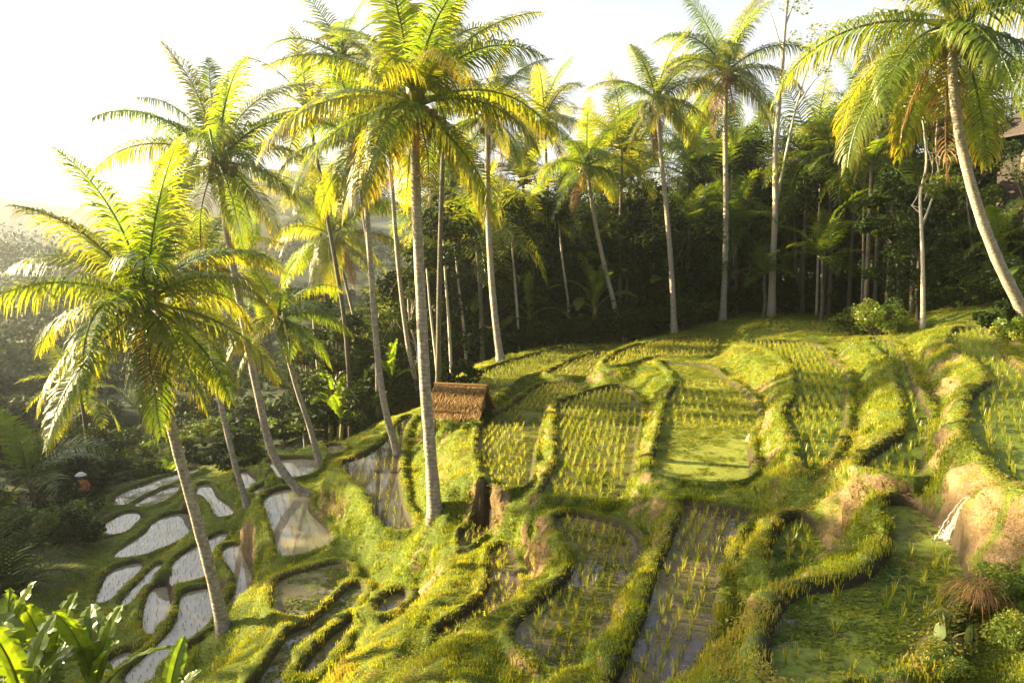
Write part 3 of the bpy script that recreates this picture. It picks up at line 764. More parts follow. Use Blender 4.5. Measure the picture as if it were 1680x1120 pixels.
FROND_KINDS = [(78, 38), (64, 62), (48, 82), (32, 88), (14, 82), (-6, 72), (-30, 52)]     # rise and droop of young to old leaves
FRONDS = []
for i, (e, d) in enumerate(FROND_KINDS):
    row = []
    for v in range(3):
        mm = frond_geo(500 + 10 * i + v, R(e + 5 * v - 5), R(d + 9 * (v - 1)), leaf=.86 - .03 * v, hang=.62 + .12 * min(i, 4)).mesh('frond')
        mm.materials.append(M_frond); row.append(mm)
    FRONDS.append(row)
DEAD = []
for v in range(2):
    mm = frond_geo(590 + v, R(-48 - 12 * v), R(38), L=3.6, n=34, leaf=.6, hang=.9, rag=.3).mesh('dead_frond'); mm.materials.append(M_dead); DEAD.append(mm)
def nuts_mesh(seed, n=7):
    r = np.random.default_rng(seed); mb = MB()
    for i in range(n):
        a = r.uniform(0, 6.28); c = np.array([math.cos(a) * r.uniform(.16, .4), math.sin(a) * r.uniform(.16, .4), -r.uniform(.15, .55)])
        rr = r.uniform(.10, .14); st = 6
        V = []; F = []
        for p in range(st + 1):
            ph = math.pi * p / st
            for q in range(8):
                th = q * math.pi / 4
                V.append(c + rr * np.array([math.sin(ph) * math.cos(th), math.sin(ph) * math.sin(th), 1.2 * math.cos(ph)]))
        for p in range(st):
            for q in range(8): F.append((p * 8 + q, (p + 1) * 8 + q, (p + 1) * 8 + (q + 1) % 8, p * 8 + (q + 1) % 8))
        mb.add(V, F); mb.tube([(0, 0, 0), c * [.5, .5, .2], c + [0, 0, rr]], .012, 4, False)
    mm = mb.mesh('coconut_cluster', True); mm.materials.append(M_nut)
    return mm
NUTS = [nuts_mesh(61), nuts_mesh(62)]
def heart_mesh():
    """fibrous heart where the leaf stalks meet"""
    mb = MB()
    mb.tube([(0, 0, -.35), (0, 0, -.1), (0, 0, .2), (0, 0, .55)], [.13, .19, .15, .03], 9, True, .5, .12)
    for k in range(9):
        a = k * 2.4; d = np.array([math.cos(a), math.sin(a), 0])
        mb.tube([d * .08 + [0, 0, -.25], d * .28 + [0, 0, -.05], d * .42 + [0, 0, -.22]], [.03, .022, .012], 5, True)
    mm = mb.mesh('leaf_sheath'); mm.materials.append(M_petiole)
    return mm
HEART = heart_mesh()

def trunk_obj(path, r0, r1, parent, flare=1.7, n=30, mat=None):
    P = spline(path, n); t = np.linspace(0, 1, n)
    rad = r0 + (r1 - r0) * t; rad = rad * (1 + (flare - 1) * np.exp(-t * 22)) * (1 + .03 * np.sin(np.arange(n) * 2.1))
    mb = MB(); mb.tube(P, rad, 12, True, .5, .02)
    return mb.build('trunk', mat or M_trunk, parent, True)

def palm(label, px, r_px, n=22, lean=0.0, depth=None, seed=0, dead=1, rad=0.17, low=True, group=None, up=0.0):
    """px: trunk from the ground up to the heart of the crown, in photo pixels; lean: how much nearer the top stands"""
    r = np.random.default_rng(900 + seed)
    if depth is None: base = on_ground(*px[0])
    else:
        base = np.array(at_depth(*px[0], depth)); base[2] = float(ground(base[0], base[1]))
    y0 = base[1]
    pts = [np.zeros(3) - [0, 0, .25]]
    for i, (u, v) in enumerate(px[1:]):
        f = (i + 1) / (len(px) - 1)
        pts.append(np.array(at_depth(u, v, y0 - lean * f)) - base)
    o = empty('coconut_palm', base, label, 'palm tree', group)
    trunk_obj(pts, rad * .88, rad * .58, o)
    top = pts[-1]; axis_ = spline(pts, 30); ax = axis_[-1] - axis_[-4]; ax /= np.linalg.norm(ax)
    sc = r_px * (y0 - lean) / F_PX / 3.1
    tilt = Vector((0, 0, 1)).rotation_difference(Vector(ax)).slerp(Vector((0, 0, 1)).rotation_difference(Vector((0, 0, 1))), .5)
    def put(me, name, az, s, par=o):
        c = bpy.data.objects.new(name, me); COL.objects.link(c); c.parent = par
        q = tilt @ Matrix.Rotation(az, 3, 'Z').to_quaternion()
        c.rotation_mode = 'QUATERNION'; c.rotation_quaternion = q
        c.location = top; c.scale = (s,) * 3
        return c
    put(HEART, 'leaf_sheath', 0, sc)
    for i in range(n):
        f = (i + .5) / n
        kind = min(6, int(f ** .82 * 7 + r.uniform(-.5, .5)))
        kind = max(0, kind)
        put(FRONDS[kind][r.integers(0, 3)], 'frond', i * 2.39996 + seed + r.uniform(-.25, .25), sc * r.uniform(.88, 1.1) * (1.0 if kind < 5 else .92))
    for i in range(dead):
        tag(put(DEAD[i % 2], 'frond', r.uniform(0, 6.28), sc * r.uniform(.7, .95)), 'brown dead frond hanging down')
    put(NUTS[seed % 2], 'coconut_cluster', r.uniform(0, 6.28), sc * 1.1)
    return o

palm('palm with the widest low crown, leaning trunk rising from the lowest mirror ponds', [(370,1030),(345,935),(318,835),(285,715),(255,590),(240,498)], 216, 23, 0.6, None, 1, 2, .155)
palm('tall hazy palm whose trunk curves out sideways from the bank above the white pond', [(512,806),(482,795),(446,740),(422,640),(400,530),(374,390),(357,266)], 166, 21, 0.5, None, 2, 1, .19)
palm('pale misty palm half hidden behind the wide low crown, trunk ending at the bank top', [(408,828),(385,760),(362,660),(345,560),(330,435)], 121, 17, -0.5, None, 3, 2, .15)
palm('short palm with upright young fronds left of the curved bund', [(526,757),(508,700),(488,640),(470,575),(458,520)], 110, 15, 0, None, 4, 1, .16)
palm('shaggy palm with brown hanging fronds behind the slim trunks left of centre', [(618,690),(600,610),(585,540),(566,460),(548,388)], 110, 19, 0, None, 5, 3, .15)
palm('slim palm with its bent trunk foot beside the mirror pond', [(656,745),(632,670),(620,590),(611,480),(602,350),(592,235)], 126, 19, 0, None, 6, 2, .16)
palm('palm with a smooth pale trunk immediately left of the tallest central palm', [(692,655),(672,580),(658,480),(648,370),(640,250),(630,120)], 116, 17, 0, None, 7, 2, .17)
palm('central tallest palm, its ringed trunk standing beside the thatched hut', [(715,842),(706,740),(697,620),(690,480),(683,330),(680,172)], 200, 25, 0.4, None, 8, 2, .175)
palm('palm next right of the tallest one, trunk foot on the far paddy rim', [(822,592),(812,520),(804,420),(800,310),(800,195)], 104, 19, 0, None, 9, 2, .22)
palm('straight slender palm against white sky above the upper rim of the paddies', [(914,557),(910,480),(903,380),(897,290),(893,196)], 91, 17, 0, None, 10, 1, .20)
palm('leaning palm with a lower crown left of the dark forest', [(1026,560),(1008,500),(988,420),(972,340),(963,272)], 86, 17, 0, None, 11, 1, .19)
palm('palm with a grey trunk leaning left and a ragged crown above the dark forest', [(1107,541),(1102,450),(1094,350),(1084,250),(1077,165)], 95, 18, 0, 48, 12, 2, .21)
palm('tallest palm of the right half, dense crown beside the bare forked tree', [(1186,505),(1190,420),(1191,330),(1190,220),(1191,120)], 110, 20, 0, 50, 13, 3, .24)
palm('near palm at the top right corner with golden fronds and a strongly bowed trunk', [(1700,545),(1668,490),(1636,425),(1604,340),(1578,240),(1563,130),(1566,42)], 232, 22, 1.5, None, 14, 2, .24)

# palms standing inside the wood: each a trunk and one crown mesh
def crown_mesh(seed, n=15, old=True):
    r = np.random.default_rng(seed); mb = MB()
    for i in range(n):
        e, d = FROND_KINDS[min(6, max(0, int((i + .5) / n * (7 if old else 4.6) + r.uniform(-.4, .4))))]
        f = frond_geo(seed * 50 + i, R(e), R(d), n=30, segs=2, width=.075, leaf=.8)
        V = np.concatenate(f.v); a = i * 2.4 + r.uniform(-.2, .2); s = r.uniform(.85, 1.1)
        c_, s_ = math.cos(a), math.sin(a)
        V = np.stack([V[:, 0] * c_ - V[:, 1] * s_, V[:, 0] * s_ + V[:, 1] * c_, V[:, 2]], 1) * s
        mb.add(V, f.f, np.concatenate(f.t) - .06)
    mm = mb.mesh('crown'); mm.materials.append(M_frond)
    return mm
CROWNS = [crown_mesh(k) for k in (1, 2, 3)]; YOUNG = [crown_mesh(5, 11, False), crown_mesh(6, 10, False)]
def wood_palm(u, v, r_px, depth, label, group=None, seed=0, young=False, foot=0):
    r = np.random.default_rng(seed)
    top = np.array(at_depth(u, v, depth))
    bx, by = top[0] + foot * depth / F_PX, depth + r.uniform(-.5, .5)
    base = np.array([bx, by, float(ground(bx, by))])
    o = empty('coconut_palm', base, label, 'palm tree', group)
    t = top - base
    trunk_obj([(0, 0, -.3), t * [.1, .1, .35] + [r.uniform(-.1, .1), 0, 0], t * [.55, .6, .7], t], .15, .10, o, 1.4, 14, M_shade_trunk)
    c = link('crown', (YOUNG if young else CROWNS)[seed % (2 if young else 3)], None, o)
    c.location = t; c.rotation_euler = (0, 0, r.uniform(0, 6.28)); c.scale = (r_px * depth / F_PX / 3.1,) * 3
    return o
WOOD = 'palms standing in the wood behind the terraces'
wood_palm(780, 378, 112, 46, 'shaded palm with a wide dark crown between the pale trunks, centre of the wood edge', WOOD, 3, foot=12)
for i, (u, v, r_, dp, ft, lb) in enumerate([
    (1150, 300, 75, 60, 6, 'dark palm crown between the ragged palm and the tallest right palm'),
    (1012, 235, 66, 66, -10, 'pale palm top peeping out behind the leaning palm'),
    (1232, 262, 84, 62, -6, 'palm crown just left of the bare forked tree'),
    (1362, 262, 108, 52, 10, 'large drooping palm right of the bare forked tree'),
    (1432, 318, 86, 50, -8, 'shaded palm with brown fronds left of the slim pale umbrella tree'),
    (1300, 330, 78, 55, 12, 'palm with golden lower fronds behind the forked tree'),
    (1476, 250, 80, 58, 0, 'palm crown hidden behind the light green umbrella tree'),
    (1600, 262, 92, 45, -14, 'dark palm crown behind the bowed trunk of the corner palm'),
    (930, 330, 64, 58, 8, 'dim palm crown in the wood right of the straight slender palm'),
    (868, 372, 70, 54, -6, 'dim palm crown in the wood left of the straight slender palm'),
    (742, 300, 72, 60, 8, 'backlit palm crown behind the tallest central palm'),
    (520, 330, 90, 58, 16, 'misty palm behind the shaggy palm at left'),
    (505, 180, 104, 44, 60, 'backlit palm crown at the left edge of the central palm cluster'),
    (560, 95, 96, 42, 50, 'highest hazy palm crown behind the central cluster, left side'),
    (735, 70, 90, 40, -20, 'palm crown behind the top right of the tallest central palm'),
    (700, 470, 84, 52, 10, 'low shaded palm between the pale trunks of the central cluster'),
    (640, 520, 70, 56, -6, 'lowest dim palm in the valley behind the central trunks'),
    (45, 780, 120, 36, 14, 'dusky valley palm at the left edge below the widest crown'),
    (130, 640, 75, 52, 10, 'small fog veiled palm in the valley far left'),
    (270, 790, 62, 46, 0, 'little palm clump among ferns below the wide left crown')]):
    wood_palm(u, v, r_, dp, lb, WOOD, i + 20, foot=ft)
pr = np.random.default_rng(123)
for i in range(36):
    u = pr.uniform(720, 1680); v = np.interp(u, [700, 860, 1000, 1120, 1250, 1400, 1550, 1700], [330, 320, 300, 285, 260, 230, 200, 180]) + (pr.uniform(-55, 20) if i % 2 else pr.uniform(0, 150))
    dp = pr.uniform(50, 64) if u < 1400 else pr.uniform(42, 52)
    wood_palm(u, v, pr.uniform(72, 108), dp, 'shaded coconut palm standing deep in the dark wood behind the terraces', 'palms deep in the dark wood', i + 80, foot=pr.uniform(-14, 14))
for i, (u, v, r_, dp, lb) in enumerate([
    (1130, 372, 66, 52, 'young bright palm left of the tallest right palm in the wood'), (1350, 425, 72, 48, 'young palm with stiff fronds at the wood floor right of the forked tree'),
    (985, 440, 64, 54, 'young palm under the trees behind the leaning palm'), (1255, 450, 48, 50, 'young palm at the foot of the forked tree'),
    (1640, 400, 70, 34, 'young palm under the house on the right slope'), (860, 500, 52, 50, 'young palm beside the pale trunk at the paddy rim')]):
    wood_palm(u, v, r_, dp, lb, 'young palms on the wood floor', i + 60, True)

for i, (x, y, zt) in enumerate([(-13.6, 14.0, 15.6), (-12.8, 11.8, 14.6), (-11.6, 9.6, 14.2)]):  # unseen palms, added to throw dappled shade over the near terraces
    u, v = project(np.array(x), np.array(y), np.array(zt))
    wood_palm(float(u), float(v), 2.9 * F_PX / y, y, 'unseen coconut palm added beyond the left edge of the picture to shade the terraces', 'added shade palms beyond the left edge', i + 120)

# ------------------------------------------------------------------ broadleaf trees, bare trees, shrubs, banana plants
def leaf_cloud(r, centres, radii, per, size, squash=.7, curl=.35):
    """many small leaf faces filling clumps: returns V, F (quads), tint"""
    c = np.repeat(np.asarray(centres, float), per, 0); rad = np.repeat(np.asarray(radii, float), per)
    n = len(c)
    d = r.normal(size=(n, 3)); d /= np.linalg.norm(d, axis=1)[:, None]
    p = c + d * (rad * r.uniform(.25, 1, n) ** .45)[:, None] * [1, 1, squash]
    a = r.normal(size=(n, 3)); a[:, 2] *= .6; a /= np.linalg.norm(a, axis=1)[:, None]
    b = np.cross(a, r.normal(size=(n, 3))); b /= np.linalg.norm(b, axis=1)[:, None]
    s = size * r.uniform(.6, 1.3, n)[:, None]
    a = a * s; b = b * s * .45
    V = np.stack([p - a, p - b * 1.0 + a * .1, p + a, p + b + a * .1], 1).reshape(-1, 3)
    F = np.arange(4 * n).reshape(-1, 4)
    shade = np.repeat(r.normal(.45, .16, len(centres)), per) + r.normal(0, .10, n)
    return V, F, np.repeat(shade, 4)

def limb(mb, p0, p1, r0, r1, sag=0.15, n=7, seed=0):
    r = np.random.default_rng(seed); p0, p1 = np.array(p0, float), np.array(p1, float)
    t = np.linspace(0, 1, n)[:, None]
    P = p0 + (p1 - p0) * t + np.sin(t * math.pi) * r.normal(0, sag, 3) * np.linalg.norm(p1 - p0) * .3
    mb.tube(P, np.linspace(r0, r1, n), 6, False)

def tree_meshes(seed, h=11.0, spread=3.0, clumps=16, per=170, leaf=.20, pale=False):
    r = np.random.default_rng(seed); mb = MB()
    top = np.array([r.normal(0, .5), r.normal(0, .5), h * .8])
    P = spline([(0, 0, -.4), (r.normal(0, .2), r.normal(0, .2), h * .3), top * [.6, .6, .72], top], 12)
    mb.tube(P, np.linspace(.17, .05, 12) * (1 + .5 * np.exp(-np.linspace(0, 1, 12) * 14)), 8, False)
    C, Rr = [], []
    for i in range(clumps):
        f = r.uniform(.04, 1) ** .8; a = i * 2.4 + r.uniform(-.5, .5)
        rad = spread * (1.0 - .55 * abs(f - .55) * 1.6) * r.uniform(.45, 1.05)
        c = np.array([math.cos(a) * rad, math.sin(a) * rad, h * (.10 + .88 * f)])
        C.append(c); Rr.append(r.uniform(.7, 1.35) * spread * .36)
        k = min(10, max(2, int(f * 10) - 1))
        if i % 2 == 0: limb(mb, P[k], c, .05, .012, .2, 6, seed * 31 + i)
    V, F, T = leaf_cloud(r, C, Rr, per, leaf)
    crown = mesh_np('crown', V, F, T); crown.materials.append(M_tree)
    tr = mb.mesh('trunk', True); tr.materials.append(M_bark if pale else M_branch)
    return tr, crown
TREES = [tree_meshes(700 + i, spread=(2.6, 3.2, 2.2, 3.6, 2.0, 2.8)[i], clumps=(22, 26, 20, 28, 24, 20)[i], leaf=(.2, .17, .24, .2, .16, .28)[i], pale=i == 4) for i in range(6)]

def place_tree(kind, x, y, h, label, group, r):
    base = (x, y, float(ground(x, y)))
    s = h / 11.0
    o = empty('forest_tree', base, label, 'tree', group, r.uniform(0, 6.28), 1.0)
    o.scale = (s * r.uniform(.85, 1.15), s * r.uniform(.85, 1.15), s)
    for nm, me in zip(('trunk', 'crown'), TREES[kind]): link(nm, me, None, o)
    return o

wr = np.random.default_rng(77)
sky_u = [400, 520, 640, 760, 860, 1000, 1120, 1250, 1400, 1550, 1700, 1900]
sky_v = [560, 510, 440, 330, 310, 285, 270, 245, 215, 185, 165, 150]
spots = []
tries = 0
while len(spots) < 185 and tries < 20000:
    tries += 1
    y = 41 + 34 * wr.uniform(0, 1) ** 1.4; x = wr.uniform(-.30, .78) * y
    edge = np.interp(x, [-16, -7, -2, 4, 12, 15, 24, 30, 60], [47, 45, 49, 50, 51, 57, 56, 44, 44])
    if y < edge: continue
    if any((x - a) ** 2 + (y - b) ** 2 < 2.3 ** 2 for a, b in spots): continue
    spots.append((x, y))
for i, (x, y) in enumerate(spots):
    g = float(ground(x, y)); u, v = project(np.array(x), np.array(y), np.array(g))
    vt = np.interp(u, sky_u, sky_v) + wr.uniform(20, 130)
    hmax = CAM_Z + ray(float(u), float(vt))[2] * y - g
    h = min(max(hmax, 4.5), 17.0)
    side = 'left, misty part' if u < 800 else ('middle' if u < 1180 else 'right, darkest part')
    place_tree(int(wr.integers(0, 6)), x, y, h, 'dense dark leafed tree in the wood behind the terraces, ' + side, 'trees of the wood, ' + side, wr)

for x, y, h in ((22.5, 36.5, 8), (24.5, 39, 9.5), (20.5, 39.5, 8.5), (19.5, 35.5, 5), (27, 41, 10), (25.2, 33.6, 6.5), (27.2, 35.4, 7.5), (23.6, 34.6, 6)):
    place_tree(int(wr.integers(0, 6)), x, y, h, 'dark tree crowding round the house on the right slope', 'trees round the house', wr)
# tall trees on the left side of the valley, whose shade lies over the lower terraces
for i in range(16):
    y = 20.5 + 27 * (i // 2) / 7 + wr.uniform(-1, 1); x = -41 - 5 * (i % 2) + wr.uniform(-1.2, 1.2) - max(0, y - 44) * .6
    g = float(ground(x, y))
    place_tree(int(wr.integers(0, 6)), x, y, 19.0 - g + wr.uniform(-2.0, .8), 'tall tree on the left side of the valley beyond the edge of the picture', 'trees on the left side of the valley', wr)
# trees along the misty far side of the valley: one mass
def far_wood():
    r = np.random.default_rng(5); C, Rr = [], []
    for i in range(900):
        y = r.uniform(70, 170); x = r.uniform(-.85, .95) * y
        if vnoise(np.array(x * .06), np.array(y * .06), 51) < -.1 and y < 130 and x < 0: continue
        if y < 92 and x > -16: continue
        g = float(ground(x, y)); s = r.uniform(1.2, 2.8) * (1 + y / 300)
        for k in range(2): C.append((x + r.normal(0, .8), y + r.normal(0, .8), g + s * (.6 + k * .8))); Rr.append(s)
    for i in range(800):
        y = r.uniform(57, 112); x = -r.uniform(.10, .78) * y
        if vnoise(np.array(x * .15), np.array(y * .15), 52) < -.35: continue
        s = r.uniform(.5, 1.3); C.append((x, y, float(ground(x, y)) + s * .5)); Rr.append(s)
    V, F, T = leaf_cloud(r, C, Rr, 60, .36, .9)
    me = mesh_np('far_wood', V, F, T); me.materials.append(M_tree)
    tag(link('far_wood', me), 'misty far woods on the other side of the valley', 'woodland', kind='stuff')
far_wood()

# bare pale trees -------------------------------------------------
def bare_tree(name, label, px, depth, limbs, rad, mat, twigs=0, seed=0):
    base = np.array(at_depth(*px[0], depth)); base[2] = float(ground(base[0], base[1]))
    o = empty(name, base, label, 'tree')
    P = [np.array([0, 0, -.3])] + [np.array(at_depth(u, v, depth)) - base for u, v in px[1:]]
    S = spline(P, 26); n = len(S)
    mb = MB(); mb.tube(S, np.linspace(rad, rad * .35, n) * (1 + .5 * np.exp(-np.linspace(0, 1, n) * 18)), 10, True, .5, .03)
    mb.build('trunk', mat, o, True)
    r = np.random.default_rng(seed)
    for L in limbs:
        Q = spline([np.array(at_depth(u, v, depth + k * .25)) - base for k, (u, v) in enumerate(L)], 14)
        mb = MB(); mb.tube(Q, np.linspace(rad * .55 if len(L) > 3 else rad * .3, rad * .08, 14), 7, True, .5, .03)
        for t in range(twigs):
            k = r.integers(5, 14); e = Q[k] + r.normal(0, .5, 3) + [0, 0, .6]
            limb(mb, Q[k], e, .03, .006, .3, 5, int(r.integers(1e6)))
        mb.build('branch', mat, o, True)
    return o, base
bt, _ = bare_tree('bare_tree', 'tall bare tree with a white forked trunk at the paddy edge, right of centre', [(1266,516),(1268,430),(1272,345),(1272,250),(1281,140),(1288,40),(1296,-40)], 51,
    [[(1273,338),(1286,270),(1305,180),(1325,110),(1345,55)], [(1284,90),(1270,40),(1256,0)], [(1289,40),(1300,10),(1312,-20)], [(1306,180),(1330,140),(1350,118)]], .24, M_bark, 3, 1)
C, Rr = [], []
for u, v in ((1300, 62), (1322, 70), (1340, 48), (1352, 112), (1318, 12), (1296, 8)):
    C.append(np.array(at_depth(u, v, 51.5)) - np.array(bt.location)); Rr.append(.7)
V, F, T = leaf_cloud(np.random.default_rng(2), C, Rr, 60, .12); mm = mesh_np('crown', V, F, T + .3); mm.materials.append(M_bright); link('crown', mm, None, bt)
ut, ub = bare_tree('umbrella_tree', 'slim pale crooked tree with flat light green foliage on the rim of the right terraces', [(1516,516),(1514,440),(1512,380),(1510,320),(1520,265),(1513,190)], 33,
    [[(1512,372),(1528,330),(1540,290),(1535,240),(1541,140),(1532,120)], [(1516,330),(1530,280),(1520,240)], [(1514,190),(1495,180),(1470,172)], [(1522,262),(1548,262),(1556,270)], [(1510,350),(1498,340),(1494,335)]], .10, M_bark, 2, 3)
C, Rr = [], []
r_ = np.random.default_rng(9)
for k in range(30):
    u = r_.uniform(1402, 1545); v = 172 + 22 * math.sin(u * .05) + r_.normal(0, 9)
    C.append(np.array(at_depth(u, v, 33 + r_.normal(0, 1.4))) - ub); Rr.append(r_.uniform(.35, .6))
for k in range(12):
    C.append(np.array(at_depth(r_.uniform(1515, 1570), r_.uniform(270, 330), 33 + r_.normal(0, .8))) - ub); Rr.append(r_.uniform(.3, .5))
V, F, T = leaf_cloud(r_, C, Rr, 130, .075, .3); mm = mesh_np('crown', V, F, T + .15); mm.materials.append(M_bright); link('crown', mm, None, ut)
# thin pale stems at the wood edge
for i, (u, v, ut_, vt_, dp, lb) in enumerate([(742,640,726,430,44,'thin pale stem leaning left behind the thatched hut'), (766,612,745,450,46,'thin pale stem right of the one behind the hut'), (852,588,838,420,48,'thin dark stem beside the far rice paddy'),
     (938,556,916,420,50,'thin slanting pale stem right of the straight slender palm'), (722,650,700,500,42,'pale slim stem close behind the tallest central trunk'), (1035,540,1030,400,53,'pale slim stem in the dark wood right of the leaning palm'),
     (1075,530,1070,380,54,'grey slim stem in the dark wood left of the grey trunk'), (1340,508,1345,360,52,'thin dark stem right of the forked tree'), (1205,500,1200,330,55,'pale stem right beside the tallest right palm'),
     (1165,510,1172,360,56,'pale slim stem in the dark wood left of the tallest right palm'), (1415,500,1418,340,50,'pale stem among dark leaves right of the wood'), (530,705,512,560,48,'thin grey stem below the shaggy palm'),
     (1230,500,1228,330,57,'ghostly pale stem between the tallest right palm and the forked tree'), (660,640,645,560,50,'short misty stem left of the tallest central trunk')]):
    b = np.array(at_depth(u, v, dp)); b[2] = float(ground(b[0], b[1])); t = np.array(at_depth(ut_, vt_ - 60, dp)) - b
    o = empty('slim_tree', b, lb, 'tree', 'slim stems along the wood edge')
    mb = MB(); S = spline([(0, 0, -.3), t * [.3, .3, .35], t * [.7, .7, .68], t], 12); mb.tube(S, np.linspace(.11, .05, 12), 7, True); mb.build('trunk', M_bark, o, True)
    rr = np.random.default_rng(i + 40)
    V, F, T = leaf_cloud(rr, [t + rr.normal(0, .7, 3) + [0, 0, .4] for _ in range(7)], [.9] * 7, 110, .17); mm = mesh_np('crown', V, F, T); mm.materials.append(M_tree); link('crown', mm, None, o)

# shrubs ------------------------------------------------------------
def shrub_mesh(seed, leaf, clumps, per, wide=.8, bright=False):
    r = np.random.default_rng(seed); C = []; Rr = []; mb = MB()
    for i in range(clumps):
        a = i * 2.4; rad = wide * math.sqrt((i + .5) / clumps)
        C.append((math.cos(a) * rad, math.sin(a) * rad, r.uniform(.35, 1.15) * (1.15 - .5 * rad / wide))); Rr.append(r.uniform(.22, .38))
        limb(mb, (0, 0, -.1), C[-1], .022, .006, .2, 5, seed * 7 + i)
    V, F, T = leaf_cloud(r, C, Rr, per, leaf)
    a = mesh_np('foliage', V, F, T); a.materials.append(M_bright if bright else M_tree)
    b = mb.mesh('stems'); b.materials.append(M_branch)
    return a, b
def fern_mesh(seed, bright):
    """arching feathery leaves round a short stock"""
    r = np.random.default_rng(seed); mb = MB()
    for i in range(11):
        f = frond_geo(seed * 20 + i, R(r.uniform(35, 80)), R(r.uniform(60, 95)), L=1.5, n=20, segs=2, width=.10, leaf=.85, hang=.35)
        V = np.concatenate(f.v); a = i * 2.4; c_, s_ = math.cos(a), math.sin(a)
        mb.add(np.stack([V[:, 0] * c_ - V[:, 1] * s_, V[:, 0] * s_ + V[:, 1] * c_, V[:, 2]], 1), f.f, np.concatenate(f.t))
    mm = mb.mesh('fronds'); mm.materials.append(M_bright if bright else M_tree); return mm
SHRUBS = [shrub_mesh(40, .085, 16, 90), shrub_mesh(41, .12, 14, 70), shrub_mesh(42, .06, 22, 110), shrub_mesh(43, .07, 18, 120, .7, True), shrub_mesh(44, .045, 24, 220, .9, True)]
FERNS = [fern_mesh(8, False), fern_mesh(9, True)]
def shrub(kind, x, y, s, label, group=None, name='shrub', sink=0.05):
    o = empty(name, (x, y, float(ground(x, y)) - sink), label, 'shrub', group, float(wr.uniform(0, 6.28)))
    o.scale = (s, s, s * float(wr.uniform(.85, 1.2)))
    for nm, me in zip(('foliage', 'stems'), SHRUBS[kind]): link(nm, me, None, o)
    return o
def fern(kind, x, y, s, label, group=None):
    o = empty('fern', (x, y, float(ground(x, y))), label, 'fern', group, float(wr.uniform(0, 6.28)), s)
    link('fronds', FERNS[kind], None, o)
    return o
def free(x, y, m=.35):
    return float(NEAR[np.clip(np.searchsorted(gx, x) - 1, 0, len(gx) - 1), np.clip(np.searchsorted(gy, y) - 1, 0, len(gy) - 1)]) > m

# bananas -----------------------------------------------------------
def banana_leaf(seed, elev, droop, L=1.9, W=.5, tears=6, fold=.5):
    r = np.random.default_rng(seed); m = 18; s = np.linspace(0, 1, m + 1)
    ang = elev - droop * s ** 1.6
    x = np.concatenate([[0], np.cumsum(np.cos(ang[1:]) * L / m)]); z = np.concatenate([[0], np.cumsum(np.sin(ang[1:]) * L / m)])
    C = np.stack([x, 0 * x + r.uniform(-.15, .15) * L * s ** 2, z], 1)
    T = np.gradient(C, axis=0); T /= np.linalg.norm(T, axis=1)[:, None]
    mb = MB(); mb.tube(C, np.linspace(.028, .006, m + 1), 6, True, .75)
    prof = np.clip((s - .14) / .18, 0, 1) ** .7 * np.clip((1.0 - s) / .22, 0, 1) ** .6
    roll = r.uniform(-.6, .6)
    for sd in (-1, 1):
        cuts = set(r.integers(4, m - 1, tears).tolist()); V, F, TT = [], [], []
        for i in range(m + 1):
            lat = np.cross([0, 0, 1.0], T[i]); lat /= np.linalg.norm(lat); up = np.cross(T[i], lat)
            lat, up = lat * math.cos(roll) + up * math.sin(roll), up * math.cos(roll) - lat * math.sin(roll)
            w = W * .5 * prof[i] * r.uniform(.93, 1.05)
            for q, f in enumerate((0.0, .5, 1.0)):
                rip = .018 * math.sin(i * 2.3 + sd) * f
                V.append(C[i] + lat * sd * w * f + up * (w * fold * f - w * .75 * f * f * fold + rip) + T[i] * .06 * f); TT.append(.5 + .14 * math.sin(i * 1.9) * f + r.normal(0, .03) - .1 * f * (i in cuts))
        for i in range(m):
            for q in range(2):
                a = i * 3 + q
                if i in cuts and q == 1 and prof[i] > .5:
                    F.append((a, a + 1, a + 3)); continue
                F.append((a, a + 1, a + 4, a + 3))
        mb.add(np.array(V), F, np.array(TT))
    mm = mb.mesh('leaf'); mm.materials.append(M_banana); return mm
BLEAVES = [banana_leaf(1, R(82), R(25)), banana_leaf(2, R(68), R(60)), banana_leaf(3, R(52), R(85)), banana_leaf(4, R(35), R(95), 2.0), banana_leaf(5, R(75), R(45), 1.7, .42), banana_leaf(6, R(15), R(75), 1.8)]
def banana(x, y, s, label, n=8, group=None, seed=0, stem=1.3, z=None):
    r = np.random.default_rng(seed + 300)
    o = empty('banana_plant', (x, y, float(ground(x, y)) if z is None else z), label, 'banana plant', group, r.uniform(0, 6.28), s)
    mb = MB(); mb.tube([(0, 0, -.2), (.02, 0, stem * .5), (0, .03, stem), (0, .03, stem + .3)], [.13, .11, .08, .04], 9, True); mb.build('stem', M_petiole, o, True)
    for i in range(n):
        c = link('leaf', BLEAVES[min(5, int(i / n * 6))], None, o)
        c.location = (0, .03, stem - .1 + .3 * (1 - i / n)); c.rotation_euler = (0, 0, i * 2.4 + r.uniform(-.4, .4)); c.scale = (r.uniform(.85, 1.1),) * 3
    return o

